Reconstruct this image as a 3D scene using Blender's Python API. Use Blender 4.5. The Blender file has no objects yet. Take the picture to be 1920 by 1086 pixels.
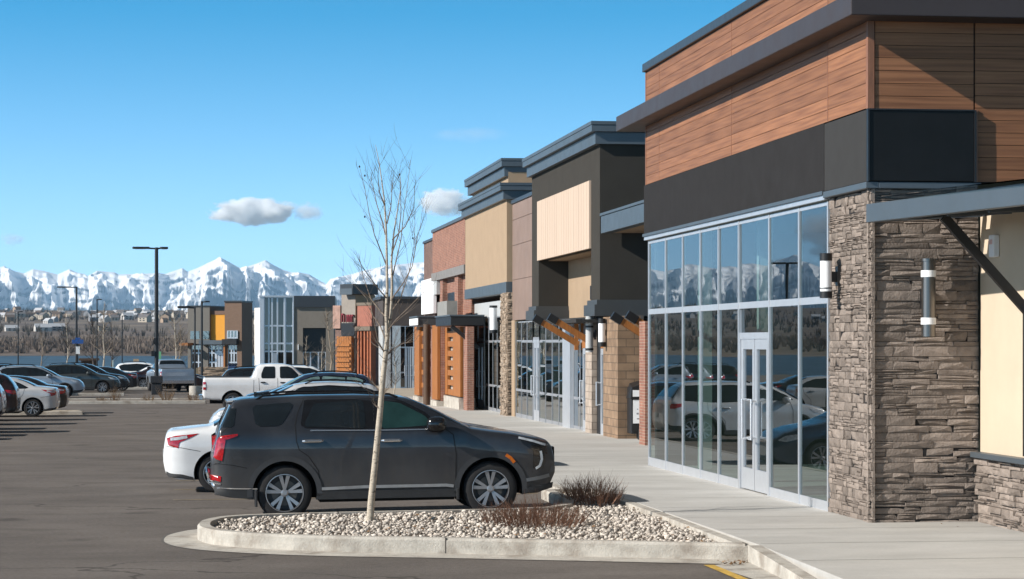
import bpy, bmesh, math, random
import numpy as np
from mathutils import Vector, Matrix, noise as mnoise
R = math.radians
random.seed(7)
scene = bpy.context.scene
col = scene.collection

# ------------------------------------------------------------------ camera
F, CAM_H, HY = 4400.0, 2.5, 643.0          # focal length in photo pixels, eye height, horizon row
YAW = math.atan(600 / F)
CA, SA = math.cos(YAW), math.sin(YAW)
cd = bpy.data.cameras.new("camera")
cd.sensor_width = 36; cd.lens = F / 1920 * 36
cd.shift_y = (HY - 543) / 1920
cd.clip_end = 60000; cd.clip_start = 0.5
cam = bpy.data.objects.new("camera", cd); col.objects.link(cam)
cam.location = (0, 0, CAM_H); cam.rotation_euler = (R(90), 0, -YAW)
scene.camera = cam

# ------------------------------------------------------------------ light
SUN_TO = Vector((-1.73, -0.46, 1.0)).normalized()
ELEV = math.asin(SUN_TO.z); AZ = math.atan2(SUN_TO.x, SUN_TO.y)
sl = bpy.data.lights.new("sun", 'SUN'); sl.energy = 5.0; sl.angle = R(0.5); sl.color = (1, .945, .875)
so = bpy.data.objects.new("sun", sl); col.objects.link(so)
so.rotation_euler = SUN_TO.to_track_quat('Z', 'Y').to_euler(); so.location = (-60, -20, 60)
w = bpy.data.worlds.new("World"); scene.world = w; w.use_nodes = True
nt = w.node_tree; nt.nodes.clear()
out = nt.nodes.new('ShaderNodeOutputWorld'); bg = nt.nodes.new('ShaderNodeBackground')
sky = nt.nodes.new('ShaderNodeTexSky'); sky.sky_type = 'NISHITA'; sky.sun_disc = False
sky.sun_elevation = ELEV; sky.sun_rotation = AZ % (2 * math.pi)
sky.air_density = 1.0; sky.dust_density = 0.2; sky.ozone_density = 2.5
tc = nt.nodes.new('ShaderNodeTexCoord'); mp = nt.nodes.new('ShaderNodeMapping')
mp.inputs['Scale'].default_value = (1, 1, 3.2); mp.inputs['Location'].default_value = (0, 0, 0.12)
hs = nt.nodes.new('ShaderNodeHueSaturation'); hs.inputs['Saturation'].default_value = 1.3; hs.inputs['Value'].default_value = 1.85
hs.inputs['Hue'].default_value = 0.478
nt.links.new(tc.outputs['Generated'], mp.inputs['Vector']); nt.links.new(mp.outputs[0], sky.inputs['Vector'])
sx = nt.nodes.new('ShaderNodeSeparateXYZ'); nt.links.new(tc.outputs['Generated'], sx.inputs[0])
def ramp(stops):
    r_ = nt.nodes.new('ShaderNodeValToRGB'); e_ = r_.color_ramp.elements
    while len(e_) < len(stops): e_.new(.5)
    for k_, (p_, v_) in enumerate(stops): e_[k_].position = p_; e_[k_].color = (v_, v_, v_, 1)
    nt.links.new(sx.outputs[2], r_.inputs[0]); return r_
el = ramp([(0, .94), (.03, .95), (.145, .80), (.55, .17)])     # bright low sky; upper sky dimmed to cut the ambient fill
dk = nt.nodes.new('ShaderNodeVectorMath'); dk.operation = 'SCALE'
es = ramp([(0, .6), (.03, .68), (.14, .95), (.45, .42)])  # saturation by height; upper sky greyed to keep the fill neutral
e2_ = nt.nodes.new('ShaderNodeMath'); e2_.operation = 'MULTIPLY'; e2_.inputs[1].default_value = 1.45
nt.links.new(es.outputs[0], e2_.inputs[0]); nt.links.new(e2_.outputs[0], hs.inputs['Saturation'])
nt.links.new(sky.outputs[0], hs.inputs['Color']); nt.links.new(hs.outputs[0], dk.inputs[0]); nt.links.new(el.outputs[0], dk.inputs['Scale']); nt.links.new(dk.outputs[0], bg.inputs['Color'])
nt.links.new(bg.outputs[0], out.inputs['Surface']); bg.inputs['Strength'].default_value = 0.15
scene.view_settings.view_transform = 'Standard'; scene.view_settings.look = 'None'
scene.view_settings.exposure = 0.42; scene.view_settings.gamma = 1
scene.cycles.volume_bounces = 24; scene.cycles.transparent_max_bounces = 16; scene.cycles.max_bounces = 24; scene.cycles.diffuse_bounces = 4; scene.cycles.glossy_bounces = 5; scene.cycles.transmission_bounces = 6
scene.cycles.volume_max_steps = 256

# ------------------------------------------------------------------ photo geometry helpers
def gz(y): return -0.0035 * max(0.0, min(y, 300) - 34)     # the lot falls gently away
def ground_at(px, py, dz=0.0):
    ww = 40; k = (px - 960) / F
    for _ in range(50):
        y = ww * (CA - k * SA); ww = F * (CAM_H - dz - gz(y)) / (py - HY)
    return Vector((ww * (k * CA + SA), y, gz(y) + dz))
def x_at(px, y):
    k = (px - 960) / F
    return y * (k * CA + SA) / (CA - k * SA)
def z_at(px, py, y):
    k = (px - 960) / F; ww = y / (CA - k * SA)
    return CAM_H + (HY - py) * ww / F
class Front:
    """A facade: local x runs along it (left to right seen from outside), local y into the building."""
    def __init__(s, o, ang):
        s.o = Vector((o[0], o[1])); s.a = ang; s.d = Vector((math.cos(ang), math.sin(ang)))
    def t(s, px, dep=0):
        o = s.o + Vector((-s.d.y, s.d.x)) * dep
        k = (px - 960) / F; r = Vector((k * CA + SA, CA - k * SA))
        # o + t d = w r
        det = -s.d.x * r.y + s.d.y * r.x
        return (o.x * r.y - o.y * r.x) / det
    def z(s, px, py, dep=0):
        o = s.o + Vector((-s.d.y, s.d.x)) * dep
        p = o + s.d * s.t(px, dep); k = (px - 960) / F
        return CAM_H + (HY - py) * (p.y / (CA - k * SA)) / F

# ------------------------------------------------------------------ materials
def srgb(r, g, b):
    f = lambda c: (c / 255 / 12.92) if c <= 10 else ((c / 255 + .055) / 1.055) ** 2.4
    return (f(r), f(g), f(b))
MATS = {}
def M(name, c, rough=.7, metal=0.0, var=.12, scale=4.0, bump=0.0, bscale=60.0, coat=0.0, isl=0.0, spec=.5,
      stretch=(1, 1, 1), c2=None, f2=.5, w2=.1, s2=2.0, fine=0.0, fscale=30):
    """principled surface: base colour with noise variation, optional second colour patches, per-piece variation, bump"""
    if name in MATS: return MATS[name]
    m = bpy.data.materials.new(name); m.use_nodes = True; MATS[name] = m
    n = m.node_tree.nodes; l = m.node_tree.links
    b = n['Principled BSDF']; b.inputs['Roughness'].default_value = rough; b.inputs['Metallic'].default_value = metal
    b.inputs['Specular IOR Level'].default_value = spec
    if coat: b.inputs['Coat Weight'].default_value = coat; b.inputs['Coat Roughness'].default_value = .04
    t = n.new('ShaderNodeTexCoord'); mpn = n.new('ShaderNodeMapping'); mpn.inputs['Scale'].default_value = stretch
    l.new(t.outputs['Object'], mpn.inputs['Vector'])
    v = mpn.outputs[0]
    def noise(s, d=6, r=.6):
        q = n.new('ShaderNodeTexNoise'); q.inputs['Scale'].default_value = s; q.inputs['Detail'].default_value = d
        q.inputs['Roughness'].default_value = r; l.new(v, q.inputs['Vector']); return q.outputs['Fac']
    def math_(op, a, bb):
        q = n.new('ShaderNodeMath'); q.operation = op
        for i, x in enumerate((a, bb)):
            if isinstance(x, (int, float)): q.inputs[i].default_value = x
            else: l.new(x, q.inputs[i])
        return q.outputs[0]
    base = (*c, 1); cur = None
    if c2:
        mr = n.new('ShaderNodeMapRange'); mr.inputs[1].default_value = f2 - w2; mr.inputs[2].default_value = f2 + w2
        l.new(noise(s2), mr.inputs[0])
        mx = n.new('ShaderNodeMix'); mx.data_type = 'RGBA'; mx.inputs[6].default_value = base; mx.inputs[7].default_value = (*c2, 1)
        l.new(mr.outputs[0], mx.inputs[0]); cur = mx.outputs[2]
    val = None
    if var:
        mr = n.new('ShaderNodeMapRange'); mr.inputs[1].default_value = .3; mr.inputs[2].default_value = .7
        mr.inputs[3].default_value = 1 - var; mr.inputs[4].default_value = 1 + var
        l.new(noise(scale), mr.inputs[0]); val = mr.outputs[0]
    if isl:
        g = n.new('ShaderNodeNewGeometry')
        q = math_('ADD', math_('MULTIPLY', g.outputs['Random Per Island'], 2 * isl), 1 - isl)
        val = q if val is None else math_('MULTIPLY', val, q)
    if fine:
        q0 = n.new('ShaderNodeTexNoise'); q0.inputs['Scale'].default_value = fscale; q0.inputs['Detail'].default_value = 3; q0.inputs['Roughness'].default_value = .8
        l.new(t.outputs['Object'], q0.inputs['Vector'])
        q = math_('ADD', math_('MULTIPLY', q0.outputs['Fac'], 4 * fine), 1 - 2 * fine)
        val = q if val is None else math_('MULTIPLY', val, q)
    if val is not None:
        h = n.new('ShaderNodeVectorMath'); h.operation = 'SCALE'; l.new(val, h.inputs['Scale'])
        if cur is None: h.inputs[0].default_value = c
        else: l.new(cur, h.inputs[0])
        cur = h.outputs[0]
    if cur is not None: l.new(cur, b.inputs['Base Color'])
    else: b.inputs['Base Color'].default_value = base
    if bump:
        bp = n.new('ShaderNodeBump'); bp.inputs['Strength'].default_value = bump; bp.inputs['Distance'].default_value = .02
        l.new(noise(bscale, 5), bp.inputs['Height']); l.new(bp.outputs[0], b.inputs['Normal'])
    if rough > .3:
        rr = math_('ADD', math_('MULTIPLY', noise(scale * 2.3), .2), rough - .1); l.new(rr, b.inputs['Roughness'])
    return m
def glass(name, tint, refl=1.6, base=.04, wave=.0):
    m = bpy.data.materials.new(name); m.use_nodes = True; MATS[name] = m
    n = m.node_tree.nodes; l = m.node_tree.links; n.remove(n['Principled BSDF'])
    o = n['Material Output']; tr = n.new('ShaderNodeBsdfTransparent'); tr.inputs[0].default_value = (*tint, 1)
    gl = n.new('ShaderNodeBsdfGlossy'); gl.inputs['Roughness'].default_value = 0.0; gl.inputs[0].default_value = (.93, .97, 1, 1)
    fr = n.new('ShaderNodeFresnel'); fr.inputs[0].default_value = 1.5
    mm = n.new('ShaderNodeMath'); mm.operation = 'MULTIPLY_ADD'; mm.use_clamp = True
    mm.inputs[1].default_value = refl; mm.inputs[2].default_value = base
    mx = n.new('ShaderNodeMixShader'); l.new(fr.outputs[0], mm.inputs[0]); l.new(mm.outputs[0], mx.inputs[0])
    l.new(tr.outputs[0], mx.inputs[1]); l.new(gl.outputs[0], mx.inputs[2]); l.new(mx.outputs[0], o.inputs[0])
    if wave:
        t = n.new('ShaderNodeTexCoord'); q = n.new('ShaderNodeTexNoise'); q.inputs['Scale'].default_value = 1.3; q.inputs['Detail'].default_value = 1
        bp = n.new('ShaderNodeBump'); bp.inputs['Strength'].default_value = wave; bp.inputs['Distance'].default_value = .01
        l.new(t.outputs['Object'], q.inputs['Vector']); l.new(q.outputs['Fac'], bp.inputs['Height'])
        l.new(bp.outputs[0], gl.inputs['Normal'])
    return m
def brick(name, c1, c2, mortar, bw=.2, bh=.0677, ms=.008):
    m = bpy.data.materials.new(name); m.use_nodes = True; MATS[name] = m
    n = m.node_tree.nodes; l = m.node_tree.links; b = n['Principled BSDF']; b.inputs['Roughness'].default_value = .85
    t = n.new('ShaderNodeTexCoord'); g = n.new('ShaderNodeNewGeometry')
    sx = n.new('ShaderNodeSeparateXYZ'); l.new(t.outputs['Object'], sx.inputs[0])
    ad = n.new('ShaderNodeMath'); ad.operation = 'ADD'; l.new(sx.outputs[0], ad.inputs[0]); l.new(sx.outputs[1], ad.inputs[1])
    cx = n.new('ShaderNodeCombineXYZ'); l.new(ad.outputs[0], cx.inputs[0]); l.new(sx.outputs[2], cx.inputs[1])
    br = n.new('ShaderNodeTexBrick'); l.new(cx.outputs[0], br.inputs['Vector'])
    br.inputs['Color1'].default_value = (*c1, 1); br.inputs['Color2'].default_value = (*c2, 1); br.inputs['Mortar'].default_value = (*mortar, 1)
    br.inputs['Scale'].default_value = 1; br.inputs['Mortar Size'].default_value = ms
    br.inputs['Brick Width'].default_value = bw; br.inputs['Row Height'].default_value = bh
    q = n.new('ShaderNodeTexNoise'); q.inputs['Scale'].default_value = 3; l.new(t.outputs['Object'], q.inputs['Vector'])
    mr = n.new('ShaderNodeMapRange'); mr.inputs[1].default_value = .3; mr.inputs[2].default_value = .7; mr.inputs[3].default_value = .8; mr.inputs[4].default_value = 1.2
    l.new(q.outputs['Fac'], mr.inputs[0])
    h = n.new('ShaderNodeVectorMath'); h.operation = 'SCALE'; l.new(br.outputs['Color'], h.inputs[0]); l.new(mr.outputs[0], h.inputs['Scale'])
    l.new(h.outputs[0], b.inputs['Base Color'])
    bp = n.new('ShaderNodeBump'); bp.inputs['Strength'].default_value = .5; bp.inputs['Distance'].default_value = .01; bp.invert = True
    l.new(br.outputs['Fac'], bp.inputs['Height']); l.new(bp.outputs[0], b.inputs['Normal'])
    return m

# ------------------------------------------------------------------ mesh helpers
class MB:
    def __init__(s): s.v = []; s.f = []
    def add(s, vs, fs):
        o = len(s.v); s.v += [tuple(p) for p in vs]; s.f += [tuple(i + o for i in q) for q in fs]; return s
    def box(s, x0, x1, y0, y1, z0, z1):
        return s.add([(x0, y0, z0), (x1, y0, z0), (x1, y1, z0), (x0, y1, z0), (x0, y0, z1), (x1, y0, z1), (x1, y1, z1), (x0, y1, z1)],
                     [(0, 3, 2, 1), (4, 5, 6, 7), (0, 1, 5, 4), (1, 2, 6, 5), (2, 3, 7, 6), (3, 0, 4, 7)])
    def beam(s, a, b, w, h, up=(0, 0, 1)):
        a = Vector(a); b = Vector(b); d = (b - a).normalized(); u = Vector(up)
        r = d.cross(u).normalized() * w / 2; u = r.cross(d).normalized() * h / 2
        vs = [a - r - u, a + r - u, a + r + u, a - r + u, b - r - u, b + r - u, b + r + u, b - r + u]
        return s.add(vs, [(0, 1, 2, 3), (7, 6, 5, 4), (0, 4, 5, 1), (1, 5, 6, 2), (2, 6, 7, 3), (3, 7, 4, 0)])
    def tube(s, pts, rad, n=8, cap=True):
        pts = [Vector(p) for p in pts]
        if not hasattr(rad, '__len__'): rad = [rad] * len(pts)
        o = len(s.v); ref = None
        for i, p in enumerate(pts):
            d = (pts[min(i + 1, len(pts) - 1)] - pts[max(i - 1, 0)]).normalized()
            if ref is None: ref = Vector((1, 0, 0)) if abs(d.x) < .8 else Vector((0, 1, 0))
            a = (ref - d * ref.dot(d)).normalized(); b = d.cross(a); ref = a
            for k in range(n):
                t = 2 * math.pi * k / n; s.v.append(tuple(p + (a * math.cos(t) + b * math.sin(t)) * rad[i]))
        for i in range(len(pts) - 1):
            for k in range(n):
                s.f.append((o + i * n + k, o + i * n + (k + 1) % n, o + (i + 1) * n + (k + 1) % n, o + (i + 1) * n + k))
        if cap and n > 2:
            s.f.append(tuple(o + k for k in reversed(range(n)))); s.f.append(tuple(o + (len(pts) - 1) * n + k for k in range(n)))
        return s
    def lathe(s, prof, c=(0, 0, 0), axis='z', n=24):
        """prof: list of (radius, along axis)"""
        o = len(s.v)
        for r, h in prof:
            for k in range(n):
                t = 2 * math.pi * k / n; a, b = r * math.cos(t), r * math.sin(t)
                p = {'z': (a, b, h), 'y': (a, h, b), 'x': (h, a, b)}[axis]
                s.v.append((p[0] + c[0], p[1] + c[1], p[2] + c[2]))
        for i in range(len(prof) - 1):
            for k in range(n):
                q = (o + i * n + k, o + i * n + (k + 1) % n, o + (i + 1) * n + (k + 1) % n, o + (i + 1) * n + k)
                s.f.append(q if axis != 'y' else q[::-1])
        return s
    def prism(s, poly, z0, z1):
        n = len(poly)
        z0f = z0 if callable(z0) else (lambda p: z0); z1f = z1 if callable(z1) else (lambda p: z1)
        vs = [(p[0], p[1], z0f(p)) for p in poly] + [(p[0], p[1], z1f(p)) for p in poly]
        fs = [tuple(reversed(range(n))), tuple(range(n, 2 * n))] + [(i, (i + 1) % n, n + (i + 1) % n, n + i) for i in range(n)]
        return s.add(vs, fs)
    def build(s, name, mat, parent=None, smooth=False, bevel=0.0, seg=2, angle=40, fixn=False):
        me = bpy.data.meshes.new(name); me.from_pydata(s.v, [], s.f)
        if fixn or bevel:
            bm = bmesh.new(); bm.from_mesh(me); bmesh.ops.recalc_face_normals(bm, faces=bm.faces)
            bm.to_mesh(me); bm.free()
        me.materials.append(mat)
        if smooth:
            me.polygons.foreach_set('use_smooth', [True] * len(me.polygons))
            try: me.set_sharp_from_angle(angle=R(angle))
            except Exception: pass
        o = bpy.data.objects.new(name, me); col.objects.link(o)
        if bevel:
            bv = o.modifiers.new('bevel', 'BEVEL'); bv.width = bevel; bv.segments = seg; bv.limit_method = 'ANGLE'; bv.angle_limit = R(35)
        if parent: o.parent = parent
        return o
def raw(name, V, Fc, mat, parent=None, smooth=False):
    """fast mesh from numpy vertices and equal-length faces"""
    me = bpy.data.meshes.new(name); k = Fc.shape[1]
    me.vertices.add(len(V)); me.vertices.foreach_set('co', np.asarray(V, np.float32).ravel())
    me.loops.add(Fc.size); me.loops.foreach_set('vertex_index', np.asarray(Fc, np.int32).ravel())
    me.polygons.add(len(Fc)); me.polygons.foreach_set('loop_start', np.arange(0, Fc.size, k, dtype=np.int32))
    me.polygons.foreach_set('loop_total', np.full(len(Fc), k, np.int32))
    me.update(calc_edges=True); me.validate()
    me.materials.append(mat)
    if smooth: me.polygons.foreach_set('use_smooth', [True] * len(me.polygons))
    o = bpy.data.objects.new(name, me); col.objects.link(o)
    if parent: o.parent = parent
    return o
def tag(o, label=None, cat=None, group=None, kind=None):
    if label: o['label'] = label
    if cat: o['category'] = cat
    if group: o['group'] = group
    if kind: o['kind'] = kind
    return o
def thing(name, label, cat, loc=(0, 0, 0), rz=0.0, group=None):
    o = bpy.data.objects.new(name, None); col.objects.link(o); o.empty_display_size = .3
    o.location = loc; o.rotation_euler = (0, 0, rz); return tag(o, label, cat, group)
def children(o): return [c for c in list(bpy.data.objects) if c.parent == o]
def copy_tree(o, parent=None):
    c = o.copy(); col.objects.link(c)
    if parent: c.parent = parent
    for ch in children(o): copy_tree(ch, c)
    return c

# ------------------------------------------------------------------ palette
m_asph = M('asphalt', (.165, .146, .131), .92, var=.26, scale=1.1, stretch=(.6, 1.0, 1), bump=.6, bscale=70, spec=.12, fine=.22, fscale=16, c2=(.128, .113, .102), f2=.5, w2=.12, s2=.55)
def worn(m):
    """oil spots and thin sealed cracks in the asphalt"""
    n = m.node_tree.nodes; l = m.node_tree.links; b = n['Principled BSDF']; old = b.inputs['Base Color'].links[0].from_socket
    t = n.new('ShaderNodeTexCoord'); q = n.new('ShaderNodeTexNoise'); q.inputs['Scale'].default_value = .9; q.inputs['Detail'].default_value = 3; l.new(t.outputs['Object'], q.inputs['Vector'])
    m1 = n.new('ShaderNodeMapRange'); m1.inputs[1].default_value = .64; m1.inputs[2].default_value = .74; m1.inputs[4].default_value = .45; l.new(q.outputs['Fac'], m1.inputs[0])
    wv = n.new('ShaderNodeTexNoise'); wv.inputs['Scale'].default_value = .7; wv.inputs['Detail'].default_value = 5; l.new(t.outputs['Object'], wv.inputs['Vector'])
    ad = n.new('ShaderNodeVectorMath'); ad.operation = 'ADD'; sc = n.new('ShaderNodeVectorMath'); sc.operation = 'SCALE'; sc.inputs['Scale'].default_value = 2.2
    l.new(wv.outputs['Color'], sc.inputs[0]); l.new(t.outputs['Object'], ad.inputs[0]); l.new(sc.outputs[0], ad.inputs[1])
    v = n.new('ShaderNodeTexVoronoi'); v.feature = 'DISTANCE_TO_EDGE'; v.inputs['Scale'].default_value = .11; l.new(ad.outputs[0], v.inputs['Vector'])
    m2 = n.new('ShaderNodeMapRange'); m2.inputs[1].default_value = .002; m2.inputs[2].default_value = .005; m2.inputs[3].default_value = .55; m2.inputs[4].default_value = 0; l.new(v.outputs['Distance'], m2.inputs[0])
    mxx = n.new('ShaderNodeMath'); mxx.operation = 'MAXIMUM'; l.new(m1.outputs[0], mxx.inputs[0]); l.new(m2.outputs[0], mxx.inputs[1])
    mx = n.new('ShaderNodeMix'); mx.data_type = 'RGBA'; l.new(mxx.outputs[0], mx.inputs[0]); l.new(old, mx.inputs[6]); mx.inputs[7].default_value = (.04, .036, .033, 1)
    l.new(mx.outputs[2], b.inputs['Base Color'])
worn(m_asph)
m_conc = M('concrete_walk', (.475, .463, .438), .88, var=.10, scale=1.6, stretch=(.5, 1, 1), bump=.2, bscale=60, spec=.2, fine=.06, fscale=22, c2=(.41, .398, .372), f2=.53, w2=.16, s2=.5)
m_kerb = M('concrete_kerb', (.45, .42, .37), .9, var=.16, scale=3.5, bump=.5, bscale=45, fine=.12, fscale=25, c2=(.29, .255, .215), f2=.57, w2=.09, s2=2.6)
m_yellow = M('yellow_paint', (.52, .33, .06), .8, var=.3, scale=8)
m_stone = M('ledger_stone', (.225, .187, .160), .92, var=.24, scale=7, bump=.8, bscale=34, isl=.30, spec=.15)
m_stone2 = M('buff_stone', (.30, .232, .172), .9, var=.2, scale=7, bump=.8, bscale=20, isl=.3)
m_wood = M('wood_siding', (.285, .130, .064), .55, var=.22, scale=2.2, isl=.17, stretch=(.9, .9, 26), bump=.06, bscale=6, c2=(.165, .072, .037), f2=.54, w2=.12, s2=1.1, spec=.25)
m_bronze = M('bronze_metal', (.050, .041, .042), .5, spec=.3, metal=.0, var=.06, scale=1)
m_dark = M('charcoal_stucco', (.024, .023, .0235), .9, spec=.15, var=.10, scale=2, bump=.12, bscale=120)
m_dark2 = M('charcoal_panel', (.040, .0395, .039), .8, spec=.15, var=.06, scale=2)
m_black = M('black_sign_panel', (.008, .0085, .009), .5, spec=.25, var=.2, scale=3)
m_cap = M('parapet_metal', (.045, .049, .055), .4, metal=.3, var=.06)
m_steel = M('blue_grey_metal', (.095, .115, .132), .45, metal=.35, var=.07, scale=1.2)
m_alum = M('anodised_aluminium', (.56, .58, .61), .38, metal=.55, var=.05)
m_alumd = M('dull_aluminium', (.33, .34, .36), .45, metal=.4, var=.08)
m_grey = M('light_grey_panel', (.42, .43, .43), .6, var=.05)
m_beige = M('cream_stucco', (.54, .44, .325), .9, var=.05, scale=1.5, bump=.15, bscale=90)
m_board = M('beige_boards', (.52, .405, .315), .8, var=.04, scale=1.5, stretch=(8, 8, .5), isl=.03)
m_tan = M('tan_stucco', (.34, .245, .16), .9, var=.06, scale=1.5, bump=.1, bscale=90)
m_char = M('dark_grey_stucco', (.044, .041, .036), .95, spec=.15, var=.08, scale=1.5, bump=.12, bscale=90)
m_rust = M('copper_brown_panel', (.235, .158, .12), .55, var=.12, scale=1.2)
m_brick = brick('red_brick', (.29, .125, .08), (.21, .085, .06), (.30, .22, .17))
m_brickd = brick('brown_brick', (.17, .095, .075), (.12, .07, .058), (.16, .12, .10))
m_block = brick('sandstone_block', (.27, .18, .112), (.19, .122, .075), (.09, .065, .045), .42, .2, .008)
m_blockd = brick('pale_block', (.40, .33, .27), (.33, .27, .22), (.2, .16, .13), .4, .2, .01)
m_timber = M('orange_timber', (.31, .112, .022), .6, var=.25, scale=3, stretch=(8, 8, 1))
m_timberd = M('dark_timber', (.075, .04, .02), .6, var=.2, scale=3)
m_blackm = M('black_metal', (.012, .012, .013), .45, var=.1)
m_glass = glass('storefront_glass', (.40, .52, .50), 1.12, .03, .02)
m_glassd = glass('dark_glass', (.18, .21, .22), 1.5, .06)
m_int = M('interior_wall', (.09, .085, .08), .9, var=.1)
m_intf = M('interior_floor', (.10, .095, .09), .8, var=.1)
m_white = M('white_panel', (.78, .79, .80), .6, var=.04)
m_lampw = M('lamp_diffuser', (.85, .86, .87), .4, var=.02)
m_stainless = M('brushed_stainless', (.20, .19, .18), .3, metal=.9, var=.1, stretch=(1, 1, .1))
m_roof = M('roof_gravel', (.3, .29, .28), .95, var=.1)

# ------------------------------------------------------------------ ground
def sheet(name, x0, x1, ys, xs=None, z=0.0, mat=m_asph, zf=None):
    zf = zf or (lambda x, y: gz(y) + z)
    xs = xs or [x0, x1]
    V = [(x, y, zf(x, y)) for y in ys for x in xs]; n = len(xs)
    Fc = [(j * n + i, j * n + i + 1, (j + 1) * n + i + 1, (j + 1) * n + i) for j in range(len(ys) - 1) for i in range(n - 1)]
    o = raw(name, np.array(V), np.array(Fc), mat); return tag(o, kind='structure')
m_field = M('dry_ground', (.17, .135, .09), .95, var=.25, scale=.05, c2=(.10, .09, .06), s2=.02)
def field_z(x, y):
    if y < 250: return gz(y) - .12
    return gz(300) - .12 - 1.6 * min(1, (y - 250) / 60) - .0001 * (y - 300)
sheet('ground', 0, 0, [-300, 0, 34, 100, 180, 250, 280, 310, 600, 1500, 4000, 12000, 45000], xs=[-30000, -2000, -400, -60, 60, 400, 3000, 30000], mat=m_field, zf=field_z)
def lot_z(x, y): return gz(y) + (.012 * max(0, min(x, 5.7) - 1.2) if 32.5 < y < 112 else 0)
sheet('parking_lot', 0, 0, [-30, 10, 31.5, 32.6, 34, 60, 90, 111, 120, 160, 215], xs=[-120, -20, 1.2, 3, 5.7, 40], zf=lot_z)
m_water = M('lake_water', (.040, .052, .062), .4, var=.25, scale=.03, bump=.3, bscale=.5, spec=.22)
sheet('lake', -900, 400, [300, 380, 480, 640, 880], mat=m_water, zf=lambda x, y: -2.3)
sheet('plaza', 6.1, 60, [112, 120, 150], z=.16, mat=M('tan_paving', (.40, .33, .25), .9, var=.1))

# pavement along the shops; gravel island with its kerb
KX = 5.75
walk = MB()
ys = [36.6] + [40 + 6 * i for i in range(13)]
walk_poly_near = [(6.36, 36.6), (6.40, 26.22), (16, 26.22), (16, 36.6)]
walk.prism(walk_poly_near, -.3, lambda p: .2 + gz(p[1]))
for a, b in zip(ys[:-1], ys[1:]):
    walk.prism([(KX + .15, a), (16, a), (16, b), (KX + .15, b)], lambda p: gz(p[1]) - .4, lambda p: .2 + gz(p[1]))
walk.prism([(6.42, 20), (16, 20), (16, 26.22), (6.40, 26.22)], -.3, lambda p: .2 if p[1] > 25 else .12)
tag(walk.build('pavement', m_conc), kind='structure')
# joints scored across the walk
jm = M('joint_line', (.10, .09, .08), .95)
jb = MB()
for y in [22.5, 24.4, 26.25, 28.3, 30.3, 32.2] + [34.2 + 1.95 * i for i in range(22)]:
    x0 = 6.45 if y < 36.6 else KX + .2
    z = .2 + gz(y) + .002
    if y < 26: z = .12 + .08 * max(0, min(1, (y - 20) / 6.22)) + .002
    jb.add([(x0, y - .007, z), (15.9, y - .007, z), (15.9, y + .007, z), (x0, y + .007, z)], [(0, 1, 2, 3)])
tag(jb.build('pavement_joints', jm), kind='structure')

def offset_poly(P, d):
    n = len(P); out_ = []
    for i in range(n):
        a = Vector(P[i - 1]); b = Vector(P[i]); c = Vector(P[(i + 1) % n])
        e1 = (b - a).normalized(); e2 = (c - b).normalized()
        n1 = Vector((-e1.y, e1.x)); n2 = Vector((-e2.y, e2.x)); m_ = (n1 + n2).normalized()
        out_.append(tuple(b + m_ * (d / max(.35, m_.dot(n1)))))
    return out_
def smooth_poly(P, it=2, closed=False):
    for _ in range(it):
        Q = []
        n = len(P)
        rng = range(n) if closed else range(n - 1)
        if not closed: Q.append(P[0])
        for i in rng:
            a = Vector(P[i]); b = Vector(P[(i + 1) % n])
            Q += [tuple(a * .75 + b * .25), tuple(a * .25 + b * .75)]
        if not closed: Q.append(P[-1])
        P = Q
    return P
# island outline counter-clockwise: near edge left to right, up the walk, back along the stall kerb, far edge, round nose
tip = smooth_poly([(2.47, 32.09), (1.14, 31.86), (.42, 31.56), (.12, 30.85), (.06, 30.2), (.08, 29.6), (.28, 28.98), (.7, 28.5), (1.51, 27.95), (2.96, 27.5)], 2)
isl = tip + [(4.6, 26.88), (6.34, 26.22), (6.36, 30), (6.36, 36.55), (5.45, 36.55), (5.42, 34.2), (5.25, 33.2), (4.9, 32.6), (4.38, 32.38), (3.4, 32.22)]
def kerb_ring(P, wd, z0, z1, skip=()):
    Q = offset_poly(P, wd); mb = MB(); n = len(P)
    r = .03
    P2 = offset_poly(P, .025)
    for i in range(n):
        if i in skip: continue
        j = (i + 1) % n
        vs = [(*P[i], z0), (*P[j], z0), (*P[j], z1 - r), (*P[i], z1 - r), (*P2[i], z1), (*P2[j], z1), (*Q[i], z1), (*Q[j], z1), (*Q[i], z0), (*Q[j], z0)]
        mb.add(vs, [(0, 1, 2, 3), (3, 2, 5, 4), (4, 5, 7, 6), (6, 7, 9, 8)])
    return mb, Q
nt_ = len(tip)
kb, inner = kerb_ring(isl, .16, -.2, .2)
tag(kb.build('island_kerb', m_kerb), kind='structure')
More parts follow.
